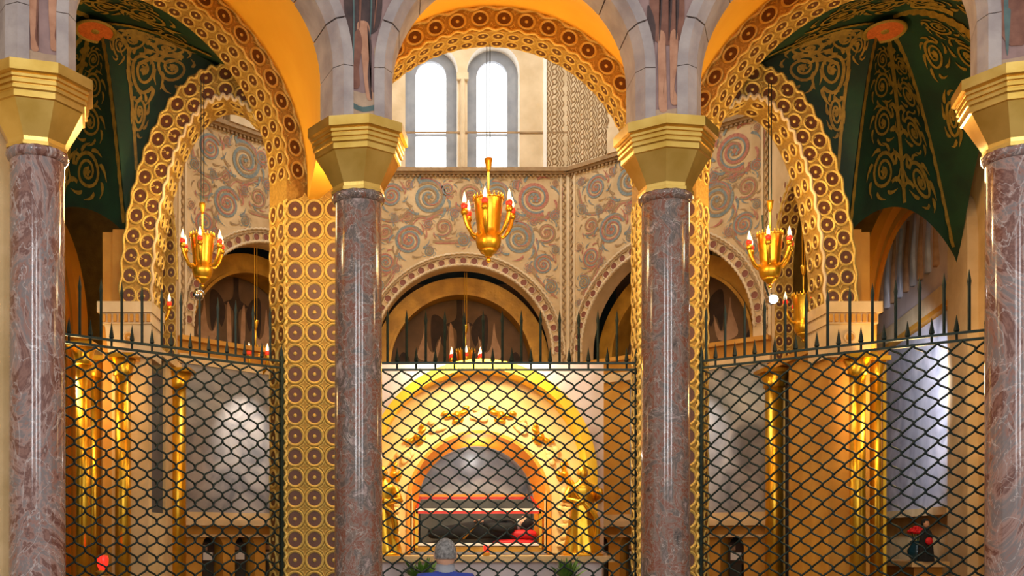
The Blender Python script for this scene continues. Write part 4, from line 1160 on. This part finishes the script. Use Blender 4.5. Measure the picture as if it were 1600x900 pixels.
# ---- altar: yellow arched retable with the urn recess
FA = Fr((0, 14.55), (1, 0))
RA, ZA = 1.6, 2.54
b = MB()
wall_strips(b, FA, -1.86, 1.74, 0, 4.12, [(0, RA, 0, ZA, 1.0)], 0.3, 0, 0, 40)
retw = tag(b.build('wall_retable', ['lilac']), 'pale lilac marble wall framing the yellow altar arch', kind='structure')
root = empty('altar_retable', (0, 14.9, 0), 'bright yellow arched retable with gilded reliefs around the urn', 'altar')
def L(p): return (p[0], p[1] - 14.9, p[2])
def lbuild(b, name, m_, par, sm=False):
    b.v = [L(p) for p in b.v]
    return b.build(name, m_, par, sm)
b = MB(); arch_prism(b, FA, ZA, RA - 0.10, RA + 0.04, 0.62, z0=0, n=44, y0=-0.06); lbuild(b, 'rim', 'altarrim', root)
FB = Fr((0, 15.0), (1, 0))
b = MB()
wall_strips(b, FB, -RA, RA, 1.4, 2.5, [(0, 1.0, 1.44, 2.17, 0.001)], 0.25, 0, 1, 20)
b = MB()
# back wall of the arch with the round urn opening
n = 60
for i in range(n):
    xa, xb = -1.55 + 3.1 * i / n, -1.55 + 3.1 * (i + 1) / n
    def top(x): return ZA + math.sqrt(max(0, 1.57 ** 2 - x * x))
    def bot(x): return 2.17 + math.sqrt(max(0, 1 - x * x)) if abs(x) < 1 else 1.42
    if abs((xa + xb) / 2) < 1:
        b.poly([FB(xa, 0, 2.17 + math.sqrt(max(0, 1 - xa * xa))), FB(xb, 0, 2.17 + math.sqrt(max(0, 1 - xb * xb))), FB(xb, 0, top(xb)), FB(xa, 0, top(xa))])
    else:
        b.poly([FB(xa, 0, 1.42), FB(xb, 0, 1.42), FB(xb, 0, top(xb)), FB(xa, 0, top(xa))])
for sg in (-1, 1): b.poly([FB(sg * 0.96, 0, 1.42), FB(sg * 1.01, 0, 1.42), FB(sg * 1.01, 0, 2.25), FB(sg * 0.96, 0, 2.25)])
lbuild(b, 'back_wall', 'altar', root)
b = MB(); arch_prism(b, FB, 2.17, 1.0, 1.05, 0.05, z0=1.42, n=36, y0=-0.04)
def splay(u_, v_):
    r = 1.02 - 0.15 * v_
    if u_ <= 0.0001: return FB(r, 0.5 * v_, 1.42)
    if u_ >= 0.9999: return FB(-r, 0.5 * v_, 1.42)
    th = PI * (round(u_ * 40) - 1) / 38
    return FB(r * math.cos(th), 0.5 * v_, 2.16 + r * math.sin(th))
b.grid(splay, 40, 3)
lbuild(b, 'urn_arch', 'orange', root)
b = MB(); b.poly([FB(0.87 * math.cos(PI * i / 24), 0.9, 2.16 + 0.87 * math.sin(PI * i / 24)) for i in range(25)] + [FB(-0.87, 0.9, 1.42), FB(0.87, 0.9, 1.42)])
arch_prism(b, FB, 2.16, 0.868, 0.90, 0.42, z0=1.42, n=36, y0=0.49)
b.box(-1.0, 1.0, 0, 0.9, 1.40, 1.44, 0, FB)
lbuild(b, 'recess_lining', 'greymarble', root)
rel = MB(); rel.ball((0, 0, 0.05), 0.075, 10, 7)
for sg in (-1, 1):
    rel.ball((sg * 0.13, 0.02, 0.02), 0.1, 8, 5, 0, (1.1, 0.5, 0.35)); rel.ball((sg * 0.2, 0.09, 0.02), 0.07, 8, 5, 0, (1.0, 0.6, 0.35))
rel.ball((0, -0.1, 0.02), 0.08, 8, 5, 0, (1.5, 0.7, 0.4)); rel = rel.mesh('gilded_cherub', ['gold'], True)
cld = MB()
for i in range(7): cld.ball((0.13 * math.cos(i * 2.4) * (i / 6), 0.13 * math.sin(i * 2.4) * (i / 6), 0.02), 0.075, 8, 5, 0, (1.2, 0.8, 0.5))
cld = cld.mesh('gilded_cloud', ['altar'], True)
for i in range(13):
    th = PI * (0.02 + 0.96 * i / 12); r = 1.26 + 0.05 * (i % 2)
    rad = V((math.cos(th), 0, math.sin(th)))
    piece('relief_cherub' if i % 2 else 'relief_cloud', rel if i % 2 else cld, root, L(FB(r * math.cos(th), -0.02, 2.17 + r * 1.0 * math.sin(th))), (0, -1, 0), rad, 0.8)
for sg in (-1, 1):
    for j in range(3): piece('relief_cloud', cld, root, L(FB(sg * 1.28, -0.02, 1.55 + 0.24 * j)), (0, -1, 0), (0.3 * j, 0, 1), 0.9)
root = empty('altar_table', (0, 14.3, 0), 'pale stone altar table under the glass urn', 'altar table')
def bx(name, x0, x1, y0, y1, z0, z1, m_, par, o=(0, 0, 0)):
    b = MB(); b.box(x0 - o[0], x1 - o[0], y0 - o[1], y1 - o[1], z0 - o[2], z1 - o[2]); return b.build(name, m_, par)
o_ = (0, 14.3, 0)
bx('table_top', -1.75, 1.75, 13.85, 14.48, 1.32, 1.40, 'tan', root, o_)
bx('table_body', -1.6, 1.6, 13.98, 14.46, 0, 1.32, 'lilac', root, o_)
# glass urn
o_ = (0, 15.25, 1.44)
root = empty('glass_urn', o_, 'glass casket with red and gold edges in the arched recess', 'casket')
bx('casket_base', -0.93, 0.93, 15.05, 15.62, 1.44, 1.52, 'nichegold', root, o_)
for (y, z, mm) in ((15.06, 2.06, 'white'), (15.06, 2.02, 'redpaint'), (15.06, 1.55, 'white'), (15.6, 2.29, 'orange'), (15.6, 2.25, 'redpaint')):
    bx('casket_rail', -0.92 if y < 15.3 else -0.86, 0.92 if y < 15.3 else 0.80, y - 0.02, y + 0.02, z - 0.018, z + 0.018, mm, root, o_)
for x in (-0.91, 0.91):
    bx('casket_post', x - 0.02, x + 0.02, 15.04, 15.08, 1.5, 2.06, 'gold', root, o_)
    b = MB(); b.tube([(x, 15.06 - o_[1], 2.04 - o_[2]), (x * 0.93, 15.6 - o_[1], 2.27 - o_[2])], 0.018, 6); b.build('casket_edge', 'redpaint', root)
bx('casket_back', -0.84, 0.84, 15.58, 15.6, 1.5, 2.22, 'casketdark', root, o_)
bx('glass_pane', -0.9, 0.9, 15.055, 15.065, 1.56, 2.0, 'casketglass', root, o_)
def skin_mesh(name, verts, edges, radii, m_, parent=None, sub=2, rootv=0):
    me = bpy.data.meshes.new(name)
    me.from_pydata(verts, edges, [])
    o = bpy.data.objects.new(name, me); C.objects.link(o)
    md = o.modifiers.new('skin', 'SKIN')
    for v, r in zip(me.skin_vertices[0].data, radii):
        v.radius = r if isinstance(r, tuple) else (r, r)
        v.use_root = False
    me.skin_vertices[0].data[rootv].use_root = True
    s2 = o.modifiers.new('sub', 'SUBSURF'); s2.levels = sub; s2.render_levels = sub
    dg = bpy.context.evaluated_depsgraph_get()
    nm = bpy.data.meshes.new_from_object(o.evaluated_get(dg))
    bpy.data.objects.remove(o); bpy.data.meshes.remove(me)
    nm.name = name
    nm.materials.clear(); nm.materials.append(M[m_])
    nm.polygons.foreach_set('use_smooth', [True] * len(nm.polygons))
    return link(name, nm, parent)
root = empty('reclining_effigy', (0, 15.3, 1.60), 'reclining figure in a black habit lying in the glass urn', 'effigy')
skin_mesh('habit', [(0.1, 0, 0.16), (0.35, 0, 0.20), (0.52, 0, 0.22), (0.6, 0, 0.24), (-0.15, -0.05, 0.15), (-0.45, -0.05, 0.13), (-0.75, -0.05, 0.11), (-0.15, 0.06, 0.15), (-0.45, 0.06, 0.13), (-0.75, 0.06, 0.11), (0.48, -0.17, 0.2), (0.25, -0.2, 0.2), (0.08, -0.13, 0.26), (0.48, 0.15, 0.2), (0.25, 0.17, 0.2), (0.1, 0.06, 0.27)],
          [(0, 1), (1, 2), (2, 3), (0, 4), (4, 5), (5, 6), (0, 7), (7, 8), (8, 9), (2, 10), (10, 11), (11, 12), (2, 13), (13, 14), (14, 15)],
          [(0.17, 0.15), (0.18, 0.15), (0.16, 0.13), 0.07, 0.14, 0.11, 0.08, 0.14, 0.11, 0.08, 0.085, 0.07, 0.05, 0.085, 0.07, 0.05], 'black', root)
b = MB(); b.ball((0.70, 0, 0.27), 0.085, 14, 10, 0, (1.15, 0.9, 1.0)); b.ball((0.69, -0.02, 0.355), 0.018, 6, 5, 0, (1.6, 1, 1)); b.build('face', 'skin', root, True)
b = MB(); b.ball((0.735, 0.01, 0.25), 0.105, 14, 10, 0, (1.1, 1.0, 0.95)); b.build('veil', 'black', root, True)
b = MB(); b.ball((0.62, 0, 0.25), 0.085, 12, 8, 0, (0.5, 1.1, 1.0)); b.build('wimple', 'white', root, True)
for sg in (-1, 1):
    b = MB(); b.ball((0.05, sg * 0.05 - 0.05, 0.29), 0.04, 8, 6, 0, (1.1, 0.8, 0.6))
    for q in range(4): b.tube([(0.03, sg * 0.05 - 0.08 + q * 0.02, 0.295), (-0.03, sg * 0.04 - 0.07 + q * 0.018, 0.30), (-0.06 + 0.01 * abs(q - 1.5), sg * 0.03 - 0.06 + q * 0.016, 0.285)], [0.010, 0.009, 0.007], 6)
    b.tube([(0.06, sg * 0.05 - 0.02, 0.30), (0.02, sg * 0.02 - 0.03, 0.315)], [0.011, 0.008], 6)
    b.build('hand', 'skin', root, True)
b = MB(); b.tube([(0.02, -0.12, 0.27), (-0.1, -0.15, 0.16), (-0.22, -0.17, 0.03)], 0.016, 6); b.build('cord', 'nichegold', root, True)
def cushion(loc, sx_, sy_, sz_, label):
    b = MB()
    b.grid(lambda u, v: (sx_ * math.copysign(abs(math.sin(PI * v) * math.cos(2 * PI * u)) ** 0.5, math.cos(2 * PI * u)), sy_ * math.copysign(abs(math.sin(PI * v) * math.sin(2 * PI * u)) ** 0.5, math.sin(2 * PI * u)), sz_ * math.cos(PI * v)), 24, 12, cu=True)
    o = b.build('cushion', 'redcloth', None, True); o.location = loc
    return tag(o, label, 'cushion', 'red cushions in the urn')
cushion((0.68, 15.27, 1.70), 0.2, 0.19, 0.075, 'upper red cushion under the head of the effigy')
cushion((0.56, 15.25, 1.575), 0.33, 0.18, 0.052, 'flat red cloth cushion beneath the upper cushion')

# gilded statues on the altar
def statue(x, y, z, h, label, mir=1):
    root = empty('gilded_statue', (x, y, z), label, 'statue', 'gilded statues beside the urn')
    prof = [(0.0, 0.20), (0.05, 0.21), (0.25, 0.17), (0.45, 0.145), (0.58, 0.13), (0.7, 0.15), (0.78, 0.155), (0.82, 0.11), (0.84, 0.05), (0.87, 0.042)]
    def rad(t):
        for (a, ra), (c, rc) in zip(prof, prof[1:]):
            if a <= t <= c: return ra + (rc - ra) * (t - a) / (c - a)
        return prof[-1][1]
    b = MB()
    def fn(u, v):
        t = v * 0.87
        r = rad(t) * h
        fold = 1 + (0.10 * max(0, 0.8 - t)) * math.sin(9 * 2 * PI * u + 3 * t)
        return (r * fold * math.cos(2 * PI * u), r * 0.72 * fold * math.sin(2 * PI * u), t * h)
    b.grid(fn, 54, 24, cu=True); b.build('robe', 'gold', root, True)
    b = MB(); b.ball((0, -0.01, 0.925 * h), 0.066 * h, 14, 10, 0, (0.85, 0.95, 1.15)); b.ball((0, -0.07 * h, 0.92 * h), 0.012 * h, 6, 4, 0, (0.8, 1, 1.8)); b.build('head', 'gold', root, True)
    b = MB(); b.ball((0, 0.015, 0.94 * h), 0.072 * h, 12, 8, 0, (0.92, 0.9, 1.1)); b.build('hair', 'gold', root, True)
    for sg in (-1, 1):
        k = 1 if sg == mir else 0
        b = MB(); b.tube([(sg * 0.13 * h, 0, 0.77 * h), (sg * 0.19 * h, -0.02, 0.63 * h), (sg * (0.06 + 0.12 * k) * h, -0.13 * h, (0.60 + 0.09 * k) * h), (sg * (0.01 + 0.16 * k) * h, -0.17 * h, (0.62 + 0.12 * k) * h)], [0.055 * h, 0.05 * h, 0.036 * h, 0.026 * h], 10)
        b.build('arm', 'gold', root, True)
    b = MB(); b.tube(catmull([(-0.13 * h, -0.09 * h, 0.78 * h), (0.0, -0.13 * h, 0.6 * h), (0.14 * h, -0.11 * h, 0.42 * h), (0.15 * h, -0.08 * h, 0.2 * h)], 5, False), 0.03 * h, 8); b.build('mantle_edge', 'gold', root, True)
    b = MB(); b.lathe([(0.24 * h, -0.0), (0.24 * h, 0.03), (0.2 * h, 0.04)], 16); b.build('base', 'gold', root, True)
statue(1.37, 14.17, 1.40, 1.22, 'gilded robed statue standing right of the urn')
statue(-1.40, 14.17, 1.40, 1.22, 'gilded robed statue left of the urn, half hidden by the column', -1)

# altar lamp, plants
def votive(loc, label, s=1.0, stand=0.0):
    root = empty('votive_lamp', loc, label, 'lamp')
    if stand:
        b = MB(); b.lathe([(0.12, -stand), (0.12, -stand + 0.03), (0.02, -stand + 0.06), (0.02, -0.05), (0.06 * s, 0)], 14); b.build('stand', 'nichegold', root, True)
    b = MB(); b.lathe([(0.05 * s, 0), (0.07 * s, 0.01), (0.075 * s, 0.04), (0.03 * s, 0.06)], 16); b.build('holder', 'nichegold', root, True)
    b = MB(); b.lathe([(0.035 * s, 0.05 * s), (0.055 * s, 0.09 * s), (0.06 * s, 0.17 * s), (0.05 * s, 0.2 * s)], 14, cap=False); b.build('red_glass', 'redglow', root, True)
    b = MB(); b.lathe([(0.008 * s, 0.1 * s), (0.018 * s, 0.13 * s), (0.001, 0.19 * s)], 8); b.build('flame', 'flame', root, True)
votive((0.02, 13.95, 1.40), 'small red altar lamp standing before the urn', 0.7)
votive((-4.79, 12.5, 1.20), 'glowing red votive lamp behind the left grille', 1.15, 1.2)
def plant(loc, label):
    root = empty('potted_plant', loc, label, 'plant', 'green plants at the foot of the altar')
    b = MB(); b.lathe([(0.1, 0), (0.15, 0.22), (0.16, 0.25), (0.14, 0.25)], 16); b.build('pot', 'brownred', root, True)
    b = MB(); rnd = random.Random(loc[0])
    for k in range(70):
        a = rnd.uniform(0, 2 * PI); l = rnd.uniform(0.2, 0.42); sp = rnd.uniform(0.08, 0.3)
        p = [(sp * t * math.cos(a), sp * t * math.sin(a), 0.22 + l * (t - 0.45 * t * t * sp * 2)) for t in (0, 0.35, 0.7, 1)]
        b.ribbon(p, (math.sin(a) * 0.3, -math.cos(a) * 0.3, 1), [0.01, 0.045, 0.04, 0.004])
    b.build('foliage', 'leaf', root)
plant((-0.87, 13.5, 0.82), 'green leafy plant left of the altar lamp'); plant((1.05, 13.5, 0.82), 'green leafy plant right of the altar lamp')
for x in (-0.87, 1.05):
    root = empty('plant_stand', (x, 13.5, 0), 'stone pedestal under the ' + ('left' if x < 0 else 'right') + ' leafy plant', 'pedestal')
    b = MB(); b.lathe([(0.2, 0), (0.2, 0.06), (0.1, 0.1), (0.1, 0.74), (0.18, 0.78), (0.18, 0.82)], 18); b.build('pedestal_shaft', 'stone', root, True)

# ---- votive pictures in the niches of the slanting lower walls
pic = 0
for key in ('left', 'right'):
    F = CF[key]
    for i, x in enumerate((-1.25, -0.62, 0.0, 0.62, 1.25)):
        p = F(x, 0.14, 0.95)
        root = empty('votive_picture', p, 'small framed picture in the %s niche from the gilded column of the %s slanting wall' % (('first', 'second', 'third', 'fourth', 'fifth')[i if key == 'left' else 4 - i], key), 'picture', 'small pictures in the wall niches')
        ax = math.atan2(F.u.y, F.u.x); root.rotation_euler = (0, 0, ax)
        b = MB(); b.box(-0.13, 0.13, 0, 0.03, 0.28, 0.62); b.build('frame', 'm_dark', root)
        b = MB(); b.box(-0.09, 0.09, -0.008, 0.0, 0.34, 0.46); b.build('note', 'white', root)
        b = MB(); b.box(-0.1, -0.01, -0.008, 0.0, 0.50, 0.58); b.build('photo', 'm_pale', root)
        b = MB(); b.box(-0.1, 0.1, -0.02, 0.1, 0.0, 0.28); b.build('box', 'niche', root)
# ---- flowers and a small statue by the right outer wall
root = empty('console_table', (6.62, 15.55, 0), 'stone console by the blue marble panel', 'table')
bx('console_top', -0.3, 0.25, -0.6, 0.9, 1.22, 1.3, 'tan', root); bx('console_body', -0.22, 0.2, -0.5, 0.8, 0, 1.22, 'ochre', root)
root = empty('flower_vase', (6.60, 15.35, 1.3), 'blue vase of red flowers on the console', 'vase')
b = MB(); b.lathe([(0.07, 0), (0.13, 0.08), (0.14, 0.16), (0.08, 0.26), (0.1, 0.3)], 18, cap=False); b.build('vase_body', 'vase', root, True)
for k in range(9):
    a = 2.4 * k; r = 0.03 * math.sqrt(k) * 1.5
    b = MB()
    for q in range(6): b.ball((r * math.cos(a) + 0.035 * math.cos(q * PI / 3), r * math.sin(a) + 0.035 * math.sin(q * PI / 3), 0.50 - r * 0.6), 0.038, 6, 4, 0, (1, 1, 0.7))
    o = b.build('flower', 'redpetal', root, True)
    b = MB(); b.tube([(0, 0, 0.2), (r * math.cos(a), r * math.sin(a), 0.48 - r * 0.6)], 0.006, 5); b.build('flower_stem', 'leaf', o)
def small_statue(loc, label):
    root = empty('small_statue', loc, label, 'statue')
    b = MB()
    def fn(u, v):
        r = 0.12 * (1 - 0.35 * v) * (1 + 0.08 * math.sin(12 * PI * u))
        if v > 0.86: r *= max(0.25, 1 - (v - 0.86) * 6)
        return (r * math.cos(2 * PI * u), 0.7 * r * math.sin(2 * PI * u), 0.5 * v)
    b.grid(fn, 36, 16, cu=True); b.build('robe', 'black', root, True)
    b = MB(); b.ball((0, 0, 0.555), 0.055, 12, 8, 0, (0.9, 0.9, 1.15)); b.build('head', 'skin', root, True)
    b = MB(); b.ball((0, 0.012, 0.565), 0.062, 12, 8, 0, (0.95, 0.9, 1.15)); b.build('hood', 'black', root, True)
    b = MB(); b.ball((0, -0.09, 0.3), 0.05, 10, 6, 0, (1.2, 0.6, 1.1)); b.build('bouquet', 'redpetal', root, True)
small_statue((6.55, 15.0, 1.3), 'small dark robed statue holding red flowers on the console')

# ---- man in the nave seen from behind
def man():
    root = empty('person', (-0.83, 7.8, 0), 'grey-haired person in a blue jacket seen from behind before the grille', 'person')
    vs_ = [(0, 0, 0.92), (0, 0, 1.12), (0, 0.0, 1.30), (0, 0.0, 1.38), (0, 0.01, 1.44), (0.10, 0, 0.86), (0.11, 0, 0.48), (0.11, 0.02, 0.09), (0.12, 0.14, 0.04), (-0.10, 0, 0.86), (-0.11, 0, 0.48), (-0.11, 0.02, 0.09), (-0.12, 0.14, 0.04), (0.17, 0, 1.315), (0.23, -0.01, 1.08), (0.22, 0.08, 0.88), (-0.17, 0, 1.315), (-0.23, -0.01, 1.08), (-0.22, 0.08, 0.88)]
    ed = [(0, 1), (1, 2), (2, 3), (3, 4), (0, 5), (5, 6), (6, 7), (7, 8), (0, 9), (9, 10), (10, 11), (11, 12), (2, 13), (13, 14), (14, 15), (2, 16), (16, 17), (17, 18)]
    rd = [(0.17, 0.12), (0.16, 0.11), (0.175, 0.12), (0.088, 0.085), 0.058, 0.10, 0.07, 0.05, 0.04, 0.10, 0.07, 0.05, 0.04, 0.085, 0.06, 0.045, 0.085, 0.06, 0.045]
    body = skin_mesh('body', vs_, ed, rd, 'bluejacket', root)
    me = body.data
    me.materials.append(M['navy']); me.materials.append(M['skin'])
    for p in me.polygons:
        z = p.center.z
        if z < 0.86 and abs(p.center.x) < 0.19: p.material_index = 1
        elif z > 1.425: p.material_index = 2
    b = MB()
    b.grid(lambda u, v: (0.078 * math.sin(PI * v) * math.cos(2 * PI * u), 0.005 + 0.098 * math.sin(PI * v) * math.sin(2 * PI * u), 1.525 + 0.115 * math.cos(PI * v) - 0.02 * math.sin(PI * v) * max(0, math.sin(2 * PI * u))), 24, 16, cu=True)
    b.ball((0, 0.105, 1.505), 0.016, 8, 6, 0, (0.8, 1.2, 1.5))
    head = b.build('head', 'skin', root, True)
    for sg in (-1, 1):
        b = MB(); b.ball((sg * 0.080, 0.0, 1.515), 0.03, 10, 8, 0, (0.35, 0.7, 1.1)); b.build('ear', 'skin', head, True)
        b = MB(); b.ball((sg * 0.03, 0.09, 1.53), 0.011, 8, 6); b.build('eye', 'white', head, True)
    b = MB(); b.ball((0, 0.097, 1.462), 0.012, 8, 6, 0, (2.0, 0.5, 0.5)); b.build('mouth', 'brownred', head, True)
    b = MB()
    b.grid(lambda u, v: (0.084 * math.sin(PI * 0.62 * v) * math.cos(PI + PI * u * 1.0) * 1.0, -0.012 + 0.102 * math.sin(PI * 0.62 * v) * math.sin(PI + PI * u), 1.532 + 0.116 * math.cos(PI * 0.62 * v)), 24, 14)
    b.grid(lambda u, v: (0.083 * math.sin(PI * 0.36 * v) * math.cos(PI * u), -0.012 + 0.100 * math.sin(PI * 0.36 * v) * math.sin(PI * u), 1.533 + 0.116 * math.cos(PI * 0.36 * v)), 16, 8)
    b.build('hair', 'hair', head, True)
    b = MB(); b.lathe([(0.085, 1.385), (0.075, 1.42), (0.068, 1.45), (0.064, 1.448), (0.068, 1.41)], 20, c=(0, 0.005), cap=False); b.build('collar', 'greycollar', root, True)
    for sg in (-1, 1):
        b = MB(); b.ball((sg * 0.215, 0.10, 0.82), 0.042, 10, 8, 0, (0.6, 1.0, 1.2))
        for q in range(4): b.tube([(sg * 0.215, 0.075 + q * 0.018, 0.79), (sg * 0.205, 0.08 + q * 0.018, 0.745), (sg * 0.19, 0.085 + q * 0.017, 0.715 + 0.008 * abs(q - 1.5))], [0.010, 0.009, 0.007], 6)
        b.tube([(sg * 0.205, 0.13, 0.82), (sg * 0.185, 0.15, 0.785), (sg * 0.175, 0.15, 0.76)], [0.012, 0.010, 0.008], 6)
        b.build('hand', 'skin', root, True)
        b = MB(); b.ball((sg * 0.115, 0.08, 0.045), 0.06, 10, 8, 0, (0.8, 2.0, 0.75)); b.build('shoe', 'black', root, True)
man()
